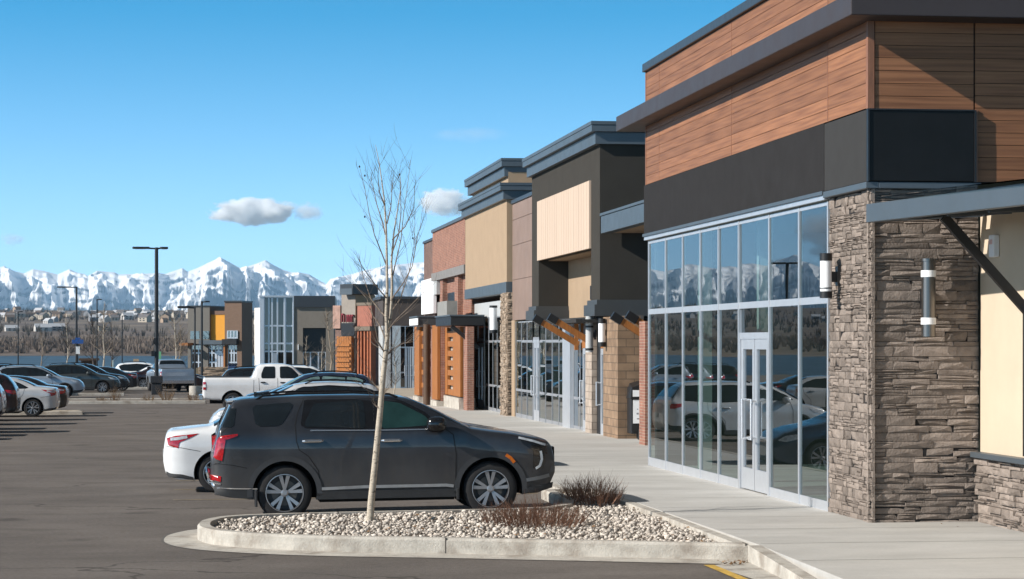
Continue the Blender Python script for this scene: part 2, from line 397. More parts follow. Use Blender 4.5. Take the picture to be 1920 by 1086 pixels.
# kerb cracks
cr = MB()
for (x, y, dx, dy) in [(2.96, 27.5, .31, .95), (6.28, 26.25, .31, .95)]:
    cr.box(x - .006, x + .006, y - .004, y + .17, .01, .204)
tag(cr.build('kerb_cracks', jm), kind='structure')
gut = offset_poly(isl, -.42)
gt = MB(); n = len(isl)
for i in range(n):
    j = (i + 1) % n
    if isl[i][0] > 6.3 and isl[j][0] > 6.3: continue
    if isl[i][1] > 33 or isl[j][1] > 33: continue
    gt.add([(*gut[i], .006), (*gut[j], .006), (*isl[j], .02), (*isl[i], .02)], [(0, 1, 2, 3)])
gt.add([(5.76, 25.75, .006), (6.0, 22.6, .006), (6.6, 22.6, .016), (6.4, 26.2, .016)], [(0, 1, 2, 3)])
tag(gt.build('gutter_pan', m_kerb), kind='structure')
sm_ = MB(); gut2 = offset_poly(isl, -.455)
for i in range(n):
    j = (i + 1) % n
    if (isl[i][0] > 6.3 and isl[j][0] > 6.3) or isl[i][1] > 33 or isl[j][1] > 33: continue
    sm_.add([(*gut2[i], .0045), (*gut2[j], .0045), (*gut[j], .0065), (*gut[i], .0065)], [(0, 1, 2, 3)])
tag(sm_.build('asphalt_seam', jm), kind='structure')
# sloping kerb at the dropped corner and yellow line
rp = MB()
rp.prism([(6.26, 26.05), (6.1, 22.6), (6.24, 22.6), (6.42, 26.05)], -.1, lambda p: .2 if p[1] > 25 else .10)
tag(rp.build('ramp_kerb', m_kerb), kind='structure')
yl = MB(); yl.add([(5.68, 25.78, .012), (5.70, 22.6, .012), (5.82, 22.6, .012), (5.80, 25.76, .012)], [(0, 1, 2, 3)])
tag(yl.build('yellow_line', m_yellow), kind='structure')
# stall kerb of the shop row
sk = MB()
for a, b in zip(ys[:-1], ys[1:]):
    sk.prism([(KX, a), (KX + .148, a), (KX + .148, b), (KX, b)], lambda p: gz(p[1]) - .3, lambda p: .205 + gz(p[1]))
tag(sk.build('stall_kerb', m_kerb), kind='structure')
# faded stall lines
st = MB()
for y in [37.9, 40.7, 43.5, 46.3, 49.1, 52, 55, 58, 61, 64, 67]:
    st.add([(-.3, y - .05, gz(y) + .006), (1.2, y - .05, gz(y) + .006), (5.6, y - .05, gz(y) + .059), (5.6, y + .05, gz(y) + .059), (1.2, y + .05, gz(y) + .006), (-.3, y + .05, gz(y) + .006)], [(0, 1, 4, 5), (1, 2, 3, 4)])
tag(st.build('stall_lines', M('faded_stall_paint', (.25, .20, .13), .9, var=.35, scale=3)), kind='structure')
soil = MB(); soil.prism(inner, .0, .10)
tag(soil.build('island_soil', M('island_soil', (.22, .18, .15), .95, var=.3, scale=8)), kind='structure')

# ------------------------------------------------------------------ gravel
def inside(P, x, y):
    c = False; n = len(P)
    for i in range(n):
        x1, y1 = P[i]; x2, y2 = P[i - 1]
        if (y1 > y) != (y2 > y) and x < (x2 - x1) * (y - y1) / (y2 - y1) + x1: c = not c
    return c
bm = bmesh.new(); bmesh.ops.create_icosphere(bm, subdivisions=1, radius=1)
ICO_V = np.array([v.co[:] for v in bm.verts]); ICO_F = np.array([[v.index for v in f.verts] for f in bm.faces]); bm.free()
rng = np.random.default_rng(3)
inn2 = offset_poly(inner, .03)
PV = []; PF = []; cnt = 0; nv = 0
while cnt < 7200:
    x = rng.uniform(0, 6.3); y = rng.uniform(26.2, 36.4)
    if not inside(inn2, x, y): continue
    s = .016 + .026 * rng.random() ** 1.6
    if rng.random() < .03: s *= 1.5
    sc = s * np.array([1, rng.uniform(.6, 1), rng.uniform(.45, .8)])
    v = ICO_V * (1 + rng.uniform(-.42, .36, (len(ICO_V), 1))) * sc
    a, b_ = rng.uniform(0, 6.28), rng.uniform(-.6, .6)
    ca, sa, cb, sb = math.cos(a), math.sin(a), math.cos(b_), math.sin(b_)
    Rm = np.array([[ca, -sa, 0], [sa, ca, 0], [0, 0, 1]]) @ np.array([[1, 0, 0], [0, cb, -sb], [0, sb, cb]])
    mound = .05 * math.sin(max(0, min(1, (x - .2) / 5)) * 3.14)
    v = v @ Rm.T + np.array([x, y, .115 + mound * .6 + rng.uniform(0, .05)])
    PV.append(v); PF.append(ICO_F + nv); nv += len(v); cnt += 1
m_grav = M('gravel_stone', (.48, .43, .375), .9, var=.18, scale=14, isl=.42, bump=.2, bscale=80)
g = raw('gravel', np.concatenate(PV), np.concatenate(PF), m_grav)
tag(g, 'bed of pale rounded landscaping gravel inside the kerbed island', 'gravel', kind='stuff')

# dead leaves blown among the stones and into the gutter
lv = MB(); rl = random.Random(9)
spots = []
while len(spots) < 150:
    x, y = rl.uniform(.3, 6.2), rl.uniform(26.5, 36)
    if inside(inn2, x, y): spots.append((x, y, rl.uniform(.19, .215)))
spots += [(rl.uniform(5.9, 6.3), rl.uniform(25.6, 26.15), .022) for _ in range(45)] + [(rl.uniform(1, 6), 0, 0) for _ in range(0)]
spots += [(9.9 + rl.uniform(-.5, .1), 28.5 + rl.uniform(-.3, .3), .204) for _ in range(5)]
for x, y, z in spots:
    a = rl.uniform(0, 6.28); r_ = rl.uniform(.014, .032); c_, s_ = math.cos(a) * r_, math.sin(a) * r_; t_ = rl.uniform(-.012, .012)
    lv.add([(x + c_, y + s_, z + .004), (x - s_ * .6, y + c_ * .6, z + .008 + t_), (x - c_, y - s_, z + .004), (x + s_ * .6, y - c_ * .6, z + .008 - t_)], [(0, 1, 2, 3)])
tag(lv.build('leaf_litter', M('dead_leaf', (.20, .115, .055), .9, var=.3, isl=.4)), 'scattered brown dead leaves on the gravel and in the gutter corner', 'leaves', kind='stuff')

# ------------------------------------------------------------------ vehicles
def curve(pts, sig=.03):
    """smoothed profile through (x, v) points"""
    xs = np.array([p[0] for p in pts]); vs = np.array([p[1] for p in pts])
    g_ = np.arange(xs[0], xs[-1] + 1e-6, .005); y = np.interp(g_, xs, vs)
    k = int(sig / .005)
    if k > 0:
        ker = np.hanning(2 * k + 3); ker /= ker.sum(); yp = np.pad(y, k + 1, mode='reflect', reflect_type='odd'); y = np.convolve(yp, ker, 'valid')
    return lambda x: float(np.interp(x, g_, y))
m_tyre = M('tyre_rubber', (.016, .016, .017), .85, var=.25, scale=6)
m_rim = M('machined_alloy', (.36, .36, .37), .35, metal=.7, var=.05)
m_rimd = M('dark_alloy', (.03, .03, .032), .5, var=.1)
m_clad = M('black_cladding', (.022, .023, .025), .7, var=.2, scale=5)
m_well = M('wheel_well', (.006, .006, .006), .95, var=0)
m_cglass = M('tinted_car_glass', (.010, .014, .017), .04, var=.3, scale=2, spec=.55, coat=.3)
m_cglassg = M('green_car_glass', (.013, .038, .036), .04, var=.35, scale=3, spec=.5, coat=.2)
m_trim = M('gloss_black_trim', (.008, .008, .009), .18, var=0, coat=.3)
m_chrome = M('chrome_trim', (.62, .63, .65), .18, metal=.9, var=0)
m_red = M('red_lens', (.34, .008, .012), .15, var=.45, scale=22, coat=.6)
m_amber = M('amber_lens', (.55, .13, .01), .2, var=.2, scale=20, coat=.5)
m_clear = M('clear_lens', (.42, .45, .48), .12, var=.35, scale=18, coat=.6)
m_drl = M('white_lens', (.75, .78, .8), .2, var=.1, coat=.5)
def paint(name, c, metal=.35, rough=.34, dirt=.12, coat=.8):
    return M(name, c, rough, metal=metal, var=dirt, scale=1.8, coat=coat, c2=tuple(min(1, x * .85 + .022) for x in c), f2=.56, w2=.14, s2=1.7)
P_GRAPH = paint('graphite_paint', (.027, .030, .037)); 
def dusty(m, c):
    n = m.node_tree.nodes; l = m.node_tree.links; b = n['Principled BSDF']; old = b.inputs['Base Color'].links[0].from_socket
    t = n.new('ShaderNodeTexCoord'); sp = n.new('ShaderNodeSeparateXYZ'); l.new(t.outputs['Object'], sp.inputs[0])
    mr = n.new('ShaderNodeMapRange'); mr.inputs[1].default_value = 1.12; mr.inputs[2].default_value = .40; l.new(sp.outputs[2], mr.inputs[0])
    mp_ = n.new('ShaderNodeMapping'); mp_.inputs['Scale'].default_value = (9, 9, 1.2); l.new(t.outputs['Object'], mp_.inputs[0])
    q = n.new('ShaderNodeTexNoise'); q.inputs['Scale'].default_value = 1.4; q.inputs['Detail'].default_value = 6; l.new(mp_.outputs[0], q.inputs['Vector'])
    m2 = n.new('ShaderNodeMath'); m2.operation = 'MULTIPLY'; l.new(mr.outputs[0], m2.inputs[0]); l.new(q.outputs['Fac'], m2.inputs[1])
    mx = n.new('ShaderNodeMix'); mx.data_type = 'RGBA'; l.new(m2.outputs[0], mx.inputs[0]); l.new(old, mx.inputs[6]); mx.inputs[7].default_value = (*c, 1)
    l.new(mx.outputs[2], b.inputs['Base Color'])
    ad = n.new('ShaderNodeMath'); ad.operation = 'MULTIPLY_ADD'; l.new(m2.outputs[0], ad.inputs[0]); ad.inputs[1].default_value = .8; ad.inputs[2].default_value = .30; l.new(ad.outputs[0], b.inputs['Roughness'])
    cw = n.new('ShaderNodeMath'); cw.operation = 'MULTIPLY_ADD'; l.new(m2.outputs[0], cw.inputs[0]); cw.inputs[1].default_value = -1.0; cw.inputs[2].default_value = .62; cw.use_clamp = True; l.new(cw.outputs[0], b.inputs['Coat Weight'])
dusty(P_GRAPH, (.085, .078, .070))
P_WHITE = paint('white_paint', (.78, .79, .80), 0, .35, .04)
P_BLACK = paint('black_paint', (.012, .013, .016)); P_BLUE = paint('dark_blue_paint', (.014, .028, .062))
P_SILV = paint('silver_paint', (.55, .56, .57), .2); P_PALE = paint('silver_blue_paint', (.30, .35, .41), .4)
P_RED = paint('dark_red_paint', (.020, .006, .008)); P_OLIVE = paint('dark_grey_green_paint', (.048, .054, .052))

def wheel(spec, parent, x, side):
    r = spec['tyre']; w_ = .235; rr = r * spec.get('rimf', .68)
    yc = spec['W'] - .028 - w_ / 2
    mb = MB(); hw = w_ / 2
    prof = [(rr * .98, -hw * .8), (rr * 1.02, -hw * .95), (r * .9, -hw), (r * .965, -hw * .86), (r, -hw * .62), (r, 0), (r, hw * .62), (r * .965, hw * .86), (r * .9, hw), (rr * 1.03, hw * .96), (rr * .98, hw * .8)]
    mb.lathe(prof, axis='y', n=40)
    o = mb.build('wheel', m_tyre, parent, smooth=True, angle=50); o.location = (x, side * yc, r)
    rb = MB(); s = side; f = hw * s   # outer face towards s
    rb.lathe([(rr * 1.0, f * .98), (rr * .94, f * .95), (rr * .93, f * .55), (rr * .9, f * .1), (rr * .2, f * .05)], axis='y', n=36)
    o2 = rb.build('rim_barrel', m_rimd, o, smooth=True)
    sp = MB(); ns = spec.get('spokes', 5); tw = spec.get('twin', .12)
    sp.lathe([(rr * 1.005, f * .99), (rr * .965, f * 1.0), (rr * .955, f * .9)], axis='y', n=40)
    for k in range(ns):
        a0 = 2 * math.pi * k / ns + math.pi / 2 + spec.get('rot', 0)
        for q in ((-1, 1) if tw else (0,)):
            a1 = a0 + q * tw * .75; a2 = a0 + q * (tw + .115)
            p0 = Vector((math.cos(a1) * rr * .20, f * .80, math.sin(a1) * rr * .20)); p1 = Vector((math.cos(a2) * rr * .97, f * .92, math.sin(a2) * rr * .97))
            t0 = Vector((-math.sin(a1), 0, math.cos(a1))); wa, wb = rr * (.075 if tw else .11), rr * (.105 if tw else .13)
            d = Vector((0, -f * .25, 0))
            vs = [p0 - t0 * wa * .8, p0 + t0 * wa * .8, p1 + t0 * wb, p1 - t0 * wb]
            sp.add(vs + [v + d for v in vs], [(0, 1, 2, 3), (7, 6, 5, 4), (0, 4, 5, 1), (1, 5, 6, 2), (2, 6, 7, 3), (3, 7, 4, 0)])
    sp.lathe([(rr * .2, f * .72), (rr * .2, f * .86), (rr * .12, f * .92), (.001, f * .92)], axis='y', n=16)
    sp.build('rim', m_rim, o, fixn=True)
    dk = MB(); dk.lathe([(.001, f * .3), (rr * .68, f * .3), (rr * .68, f * .2)], axis='y', n=28)
    dk.build('brake_disc', M('brake_disc', (.12, .11, .10), .5, metal=.5, var=.1), o)
    return o

def fillet(P, r):
    out_ = []; n = len(P)
    for i in range(n):
        a, b, c = Vector(P[i - 1]), Vector(P[i]), Vector(P[(i + 1) % n])
        d1 = min(r, (a - b).length * .45); d2 = min(r, (c - b).length * .45)
        p, q = b + (a - b).normalized() * d1, b + (c - b).normalized() * d2
        for t in (0, .33, .67, 1): out_.append(tuple(p * (1 - t) ** 2 + b * 2 * t * (1 - t) + q * t * t))
    return out_
class Car:
    def __init__(s, spec, name, label, cat, paintm, group=None):
        s.sp = spec; s.L = spec['L']; s.Wm = spec['W']
        s.top = curve(spec['top'], spec.get('ts', .05)); s.bot = curve(spec['bot'], .05); s.belt = curve(spec['belt'], .1)
        rr, rf = spec.get('rr', .30), spec.get('rf', .7); e0, e1 = spec.get('e0', .80), spec.get('e1', .66)
        def Wf(x):
            f = 1.0
            if x < rr: u = 1 - x / rr; f = min(f, e0 + (1 - e0) * math.sqrt(max(0, 1 - u ** 2)))
            if x > s.L - rf: u = 1 - (s.L - x) / rf; f = min(f, e1 + (1 - e1) * math.sqrt(max(0, 1 - u ** 2.2)))
            return f * s.Wm
        s.W = Wf; s.arches = [(a, spec['tyre'], spec['arch']) for a in spec['axles']]
        s.root = thing(name, label, cat, group=group); s.paint = paintm
        s.build_body()
        for a in spec['axles']:
            for sd in (-1, 1): wheel(spec, s.root, a, sd)
    def ctrl(s, x):
        zt, zb, W = s.top(x), s.bot(x), s.W(x); bl = s.belt(x)
        zb = min(zb, zt - .12)
        zs = min(bl, zt - .055); zs = max(zs, zb + .08); g = zt - zs
        b = max(0, min(1, (g - .07) / .25)); b = b * b * (3 - 2 * b)
        Wr = s.sp['Wr']; Wr = min(Wr, W * .8)
        lerp = lambda a, c: a + (c - a) * b
        h = zs - zb
        P = [(0, zb), (W * .6, zb), (W * .92, zb + .012), (W * .975, zb + min(.09, h * .2)), (W * .984, zb + h * .40), (W, zb + h * .70), (W * .986, zb + h * .88), (W * .958, zs),
             (lerp(W * .9, Wr + (W * .958 - Wr) * .5), zs + g * lerp(.5, .46)), (lerp(W * .8, Wr + .02), zs + g * lerp(.76, .83)), (lerp(W * .66, Wr - .10), zs + g * lerp(.9, .955)), (lerp(W * .36, Wr * .5), zs + g * .985), (0, zt)]
        return P
    SUB = 3
    def section(s, x):
        P = s.ctrl(x); out_ = []
        P2 = [(-P[1][0], P[1][1])] + P + [(-P[-2][0], P[-2][1])]
        for i in range(1, len(P2) - 2):
            p0, p1, p2, p3 = P2[i - 1:i + 3]
            for k in range(s.SUB):
                t = k / s.SUB
                q = []
                for d in (0, 1):
                    m1 = (p2[d] - p0[d]) * .5 * .8; m2 = (p3[d] - p1[d]) * .5 * .8
                    t2, t3 = t * t, t * t * t
                    q.append((2 * t3 - 3 * t2 + 1) * p1[d] + (t3 - 2 * t2 + t) * m1 + (-2 * t3 + 3 * t2) * p2[d] + (t3 - t2) * m2)
                out_.append((max(0, q[0]), q[1]))
        out_.append(P[-1]); return out_
    def y(s, x, z):
        S = s.section(min(max(x, 0), s.L)); a = 3 * s.SUB; S = S[a:-2]
        zz = [p[1] for p in S]; yy = [p[0] for p in S]
        for i in range(1, len(zz)):
            if zz[i] <= zz[i - 1]: zz[i] = zz[i - 1] + 1e-5
        return float(np.interp(z, zz, yy))
    def stations(s):
        xs = set(np.round(np.arange(0, s.L + .001, .05), 4))
        for q in np.arange(0, .36, .012): xs.add(round(float(q), 4)); xs.add(round(s.L - float(q), 4))
        for x, *_ in s.sp['top']: xs.add(round(x, 4))
        for a, r, ar in s.arches:
            for q in np.linspace(-ar - .03, ar + .03, 33): xs.add(round(a + float(q), 4))
        xs = sorted(x for x in xs if 0 <= x <= s.L)
        o = [xs[0]]
        for x in xs[1:]:
            if x - o[-1] > .004: o.append(x)
        o[-1] = s.L; return o
    def build_body(s):
        xs = s.stations(); S = [s.section(x) for x in xs]; m = len(S[0]); s.xs = xs; s.S = S
        V = []; 
        for x, sec in zip(xs, S):
            for y_, z_ in sec: V.append([x, -y_, z_])
            for y_, z_ in sec[1:-1]: V.append([x, y_, z_])
        st = m + (m - 2)
        def idx(i, j, sd):
            if sd < 0 or j in (0, m - 1): return i * st + j
            return i * st + m + j - 1
        ins = {}
        low = 3 * s.SUB
        for i, x in enumerate(xs):
            for j in range(m):
                for a, r, ar in s.arches:
                    dx, dz = x - a, S[i][j][1] - r
                    d = math.hypot(dx, dz)
                    if d < ar and abs(S[i][j][0]) > s.Wm - .42: ins[(i, j)] = (a, r, ar, dx, dz, d)
        Fc = []
        snap = set()
        for i in range(len(xs) - 1):
            for j in range(m - 1):
                c = [(i, j), (i + 1, j), (i + 1, j + 1), (i, j + 1)]
                k = [q for q in c if q in ins]
                if len(k) == 4 or (len(k) and any(S[q[0]][q[1]][0] < s.Wm * .8 for q in c)): continue
                for q in k: snap.add(q)
                for sd in (-1, 1):
                    f = [idx(*q, sd) for q in c]
                    Fc.append(f[::-1] if sd > 0 else f)
        for (i, j) in snap:
            a, r, ar, dx, dz, d = ins[(i, j)]
            if d < .02: continue
            nx, nz = a + dx / d * ar, r + dz / d * ar
            yy = s.y(nx, nz)
            for sd in (-1, 1): V[idx(i, j, sd)] = [nx, sd * yy, nz]
        # end caps
        mb_f = [tuple(f) for f in Fc]
        for i, flip in ((0, 0), (len(xs) - 1, 1)):
            ring = [idx(i, j, -1) for j in range(m)] + [idx(i, j, 1) for j in range(m - 2, 0, -1)]
            mb_f.append(tuple(ring if flip else ring[::-1]))
        mb = MB(); mb.v = [tuple(v) for v in V]; mb.f = mb_f
        # drop exact duplicates (degenerate) harmless
        s.body = mb.build('body', s.paint, s.root, smooth=True, angle=38)
        # wheel wells
        wb = MB()
        for a, r, ar in s.arches:
            n = 18
            for sd in (-1, 1):
                y0, y1 = sd * (s.Wm - .45), sd * (s.Wm - .012)
                vs = []
                for k in range(n + 1):
                    t = math.pi * k / n
                    px, pz = a + math.cos(t) * (ar + .006), r + math.sin(t) * (ar + .006)
                    if k in (0, n): pz = s.bot(min(max(px, 0), s.L)) - .0
                    vs += [(px, y0, pz), (px, y1, pz)]
                wb.add(vs, [(2 * k, 2 * k + 1, 2 * k + 3, 2 * k + 2) for k in range(n)])
                wb.add([(v[0], y0, v[2]) for v in vs[::2]], [tuple(range(n + 1))])
        wb.box(s.sp['axles'][0] + .5, s.sp['axles'][1] - .5, -s.Wm * .8, s.Wm * .8, s.bot(s.L / 2) - .05, s.bot(s.L / 2) + .01)
        wb.build('underbody', m_well, s.root)
    # ---- overlays on the side surface
    def patch(s, name, poly, mat, off=.004, parent=None, rnd=0, sides=(-1, 1), nz=10, nx=14, one=False):
        if rnd: poly = fillet(poly, (0, .035, .06)[rnd])
        P = np.array(poly); z0, z1 = P[:, 1].min(), P[:, 1].max(); n = len(P)
        mb = MB()
        for sd in sides:
            if not one: mb = MB()
            rows = []
            for z in np.linspace(z0 + 1e-4, z1 - 1e-4, nz + 1):
                hits = []
                for i in range(n):
                    (xa, za), (xb, zb) = P[i - 1], P[i]
                    if (za > z) != (zb > z): hits.append(xa + (xb - xa) * (z - za) / (zb - za))
                if len(hits) < 2: continue
                xl, xr = min(hits), max(hits)
                rows.append([(x, sd * (s.y(x, z) + off), z) for x in np.linspace(xl, xr, nx + 1)])
            vs = [p for r_ in rows for p in r_]; k = nx + 1
            fs = [(j * k + i, j * k + i + 1, (j + 1) * k + i + 1, (j + 1) * k + i) for j in range(len(rows) - 1) for i in range(nx)]
            mb.add(vs, [f if sd < 0 else f[::-1] for f in fs])
            if not one: mb.build(name, mat, parent or s.root, smooth=True)
        if one: return mb.build(name, mat, parent or s.root, smooth=True)
    def strip(s, name, pts, wd, mat, off=.003, sub=8, parent=None, sides=(-1, 1), thick=0):
        q = []
        for a, b in zip(pts[:-1], pts[1:]):
            for k in range(sub): q.append(Vector(a).lerp(Vector(b), k / sub))
        q.append(Vector(pts[-1]))
        for sd in sides:
            vs = []; mb = MB()
            for i, p in enumerate(q):
                d = (q[min(i + 1, len(q) - 1)] - q[max(i - 1, 0)]).normalized(); nn = Vector((-d.y, d.x)) * wd / 2
                a, b = p + nn, p - nn
                vs += [(a.x, sd * (s.y(a.x, a.y) + off), a.y), (b.x, sd * (s.y(b.x, b.y) + off), b.y)]
            mb.add(vs, [(2 * i, 2 * i + 1, 2 * i + 3, 2 * i + 2) if sd < 0 else (2 * i + 2, 2 * i + 3, 2 * i + 1, 2 * i) for i in range(len(q) - 1)])
            mb.build(name, mat, parent or s.root, smooth=True)
    def arch_lip(s, wd, mat, off=.012):
        for a, r, ar in s.arches:
            pts = []
            for k in range(25):
                t = -.10 + (math.pi + .20) * k / 24
                z = r + math.sin(t) * (ar + wd / 2 - .006); x = a + math.cos(t) * (ar + wd / 2 - .006)
                if z > s.bot(min(max(x, 0), s.L)) + .02: pts.append((x, z))
            s.strip('wheel_arch_trim', pts, wd, mat, off, sub=2)
    def top_patch(s, name, x0, x1, f0, f1, mat, off=.005, parent=None):
        """glass laid on the loft between stations x0..x1 and section share f0..1"""
        ids = [i for i, x in enumerate(s.xs) if x0 <= x <= x1]; m = len(s.S[0])
        mb = MB()
        rows = []
        for i in ids:
            u = (s.xs[i] - x0) / (x1 - x0); f = f0 + (f1 - f0) * u
            row = []
            for k in range(17):
                t = -1 + 2 * k / 16
                jf = f * m + (m - 1 - f * m) * (1 - abs(t)); j = int(min(m - 2, jf)); fr = jf - j
                y_ = s.S[i][j][0] * (1 - fr) + s.S[i][j + 1][0] * fr; z_ = s.S[i][j][1] * (1 - fr) + s.S[i][j + 1][1] * fr
                row.append(Vector((s.xs[i], y_ * (1 if t > 0 else -1), z_)))
            rows.append(row)
        vs = []
        for a, row in enumerate(rows):
            for b, p in enumerate(row):
                du = rows[min(a + 1, len(rows) - 1)][b] - rows[max(a - 1, 0)][b]; dv = row[min(b + 1, 16)] - row[max(b - 1, 0)]
                nn = du.cross(dv); nn = nn.normalized() if nn.length > 0 else Vector((0, 0, 1))
                if nn.z < 0: nn = -nn
                vs.append(p + nn * off)
        fs = [(j * 17 + i, (j + 1) * 17 + i, (j + 1) * 17 + i + 1, j * 17 + i + 1) for j in range(len(rows) - 1) for i in range(16)]
        return mb.add(vs, fs).build(name, mat, parent or s.root, smooth=True)
    def mirror(s, x, z, mat, out_=.17, k=1.0):
        for sd in (-1, 1):
            bm = bmesh.new(); bmesh.ops.create_uvsphere(bm, u_segments=14, v_segments=10, radius=1)
            y0 = s.y(x, z) * sd
            for v in bm.verts:
                c = v.co; p = [abs(q) ** .7 * (1 if q > 0 else -1) for q in c]
                v.co = (x + p[0] * .10 * k + (.02 if p[0] > 0 else 0), y0 + sd * (out_ * .68 + p[1] * .12), z + .05 + p[2] * .085 * k)
            me = bpy.data.meshes.new('wing_mirror'); bm.to_mesh(me); bm.free(); me.materials.append(mat)
            me.polygons.foreach_set('use_smooth', [True] * len(me.polygons))
            o = bpy.data.objects.new('wing_mirror', me); col.objects.link(o); o.parent = s.root
            a = MB(); a.beam((x + .02, y0 - sd * .02, z - .01), (x, y0 + sd * out_ * .5, z + .01), .07, .05); a.build('mirror_arm', m_trim, o)
    def handle(s, x, z, mat, ln=.24):
        for sd in (-1, 1):
            mb = MB(); y0 = s.y(x, z)
            pts = [(x - ln / 2, sd * (y0 + .004), z), (x - ln / 2 + .03, sd * (y0 + .03), z), (x + ln / 2 - .03, sd * (y0 + .03), z + .003), (x + ln / 2, sd * (y0 + .004), z + .003)]
            mb.tube(pts, [.016, .024, .024, .016], n=8)
            mb.build('door_handle', mat, s.root, smooth=True)
    def rail(s, pts, rad, mat):
        for sd in (-1, 1): MB().tube([(x, sd * y_, z) for x, y_, z in pts], rad, n=8).build('roof_rail', mat, s.root, smooth=True)

q_ = lambda px, py: ((px - 402) / 133, (977 - py) / 133)
SUV = dict(L=4.86, W=.985, Wr=.79, tyre=.385, arch=.455, axles=(1.0, 3.91), spokes=5, twin=.10, rimf=.69, rot=.0, ts=.03, rr=.28, rf=.52, e0=.84, e1=.82,
           top=[(0, .86), (.015, 1.0), (.05, 1.14), (.10, 1.30), (.18, 1.47), (.25, 1.615), (.31, 1.69), (.42, 1.72), (.8, 1.745), (1.4, 1.76), (2.0, 1.76), (2.5, 1.745), (2.75, 1.705), (2.95, 1.625), (3.2, 1.505), (3.5, 1.345), (3.64, 1.27), (3.85, 1.235), (4.3, 1.175), (4.6, 1.115), (4.75, 1.065), (4.81, 1.0), (4.845, .88), (4.86, .74)],
           bot=[(0, .58), (.04, .44), (.12, .36), (.4, .31), (.8, .285), (4.1, .285), (4.6, .30), (4.74, .36), (4.82, .50), (4.86, .58)],
           belt=[(0, 1.28), (3.2, 1.265), (4.89, 1.2)])
def build_main_suv():
    c = Car(SUV, 'parked_suv', 'muddy dark graphite grey three-row suv parked behind the leaning young tree', 'suv', P_GRAPH)
    q = lambda *L: [q_(*p) for p in L]
    # window surrounds then glass
    c.patch('window_surround', q((575, 750), (700, 748), (752, 754), (805, 782), (828, 811), (700, 811), (583, 810), (566, 801)), m_trim, .003, rnd=1, nz=12, nx=24)
    c.patch('window', q((595, 756), (685, 755), (688, 808), (582, 807), (572, 800)), m_cglass, .008, rnd=1)
    c.patch('window', q((717, 756), (752, 761), (800, 786), (818, 808), (717, 809)), m_cglassg, .008, rnd=1)
    c.patch('window', q((477, 762), (555, 757), (549, 771), (529, 801), (483, 801)), m_cglass, .007, rnd=2)
    c.patch('pillar_glass', q((434, 763), (448, 765), (443, 802), (414, 802)), m_cglass, .004, rnd=1)
    c.top_patch('windshield', 2.80, 3.50, .80, .66, m_cglass)
    c.top_patch('rear_window', .115, .275, .69, .80, m_cglass)
    # spoiler
    sp = MB(); sp.prism([(.22, -.62), (.30, -.66), (.55, -.68), (.55, .68), (.30, .66), (.22, .62)], lambda p: 1.635 + (p[0] - .22) * .12, lambda p: 1.675 + (p[0] - .22) * .12)
    sp.build('spoiler', P_GRAPH, c.root, bevel=.012)
    # shut lines
    gm = M('panel_gap', (.004, .004, .005), .8, var=0)
    c.strip('door_gap', q((573, 752), (561, 778), (556, 800), (558, 830), (563, 846), (580, 858), (598, 885), (603, 926)), .012, gm)
    c.strip('door_gap', q((704, 748), (703, 810), (705, 870), (705, 934)), .012, gm)
    c.strip('door_gap', q((838, 812), (852, 822), (857, 860), (855, 920)), .012, gm)
    c.strip('tailgate_gap', q((432, 802), (420, 812), (416, 868), (400, 872)), .009, gm)
    c.strip('bumper_gap', q((402, 868), (440, 872), (466, 878)), .008, gm)
    c.strip('bonnet_gap', q((868, 806), (930, 816), (985, 832)), .009, gm)
    c.strip('belt_trim', q((584, 810), (700, 811.5), (828, 811.5)), .018, m_chrome, .012)
    # cladding, sills, bumpers
    c.arch_lip(.075, M('grey_arch_cladding', (.040, .042, .046), .6, var=.15, scale=6))
    c.patch('sill_cladding', [(1.43, .285), (3.43, .285), (3.41, .40), (1.46, .40)], m_clad, .012, nz=4, nx=30)
    c.strip('sill_trim', [(1.52, .435), (2.12, .452), (3.27, .452), (3.38, .437)], .042, M('satin_silver_trim', (.33, .33, .33), .5, metal=.4, var=.2, scale=6), .016)
    c.patch('bumper_cladding', [(.03, .36), (.60, .30), (.64, .44), (.02, .50)], m_clad, .007, nz=5, nx=14)
    c.strip('bumper_trim', [(.06, .475), (.3, .462), (.62, .452)], .016, m_chrome, .012)
    for sd in (-1, 1): MB().tube([(.03, sd * .70, .52), (.10, sd * .82, .44), (.20, sd * .885, .375)], [.055, .06, .035], n=10).build('exhaust_trim', m_chrome, c.root, smooth=True)
    for sd in (-1, 1):
        fl = MB(); fl.box(.585, .62, sd * .74, sd * .985, .20, .44); fl.build('mud_flap', m_clad, c.root, bevel=.008)
        fl = MB(); fl.box(3.42, 3.46, sd * .74, sd * .985, .24, .40); fl.build('mud_flap', m_clad, c.root, bevel=.008)
    # lights
    c.patch('tail_light', q((403, 820), (420, 815), (450, 814), (449, 819), (427, 824), (420, 864), (404, 859)), m_red, .011, nz=14, nx=10)
    c.patch('reflector', q((396, 889), (418, 890), (417, 903), (398, 902)), m_red, .010, nz=4, nx=6)
    c.strip('reflector_trim', q((393, 886), (395, 904), (417, 907)), .02, m_chrome, .011)
    c.patch('lamp_housing', q((978, 832), (1006, 838), (1030, 847), (1031, 862), (1004, 856), (984, 842)), m_trim, .008, nz=6, nx=14); c.strip('head_light', q((976, 830), (1004, 837), (1028, 845)), .030, m_clear, .013)
    c.patch('lamp_housing', q((1004, 852), (1026, 856), (1026, 886), (1012, 892), (1003, 888)), m_trim, .008, nz=8, nx=8)
    c.strip('running_light', q((1018, 856), (1020, 872), (1016, 884), (1008, 889)), .035, m_drl, .016)
    c.strip('side_marker', q((951, 862), (960, 868), (967, 877)), .045, m_amber, .016)
    c.patch('front_skid', [(4.35, .30), (4.80, .36), (4.82, .46), (4.40, .40)], m_clad, .012, nz=4, nx=12)
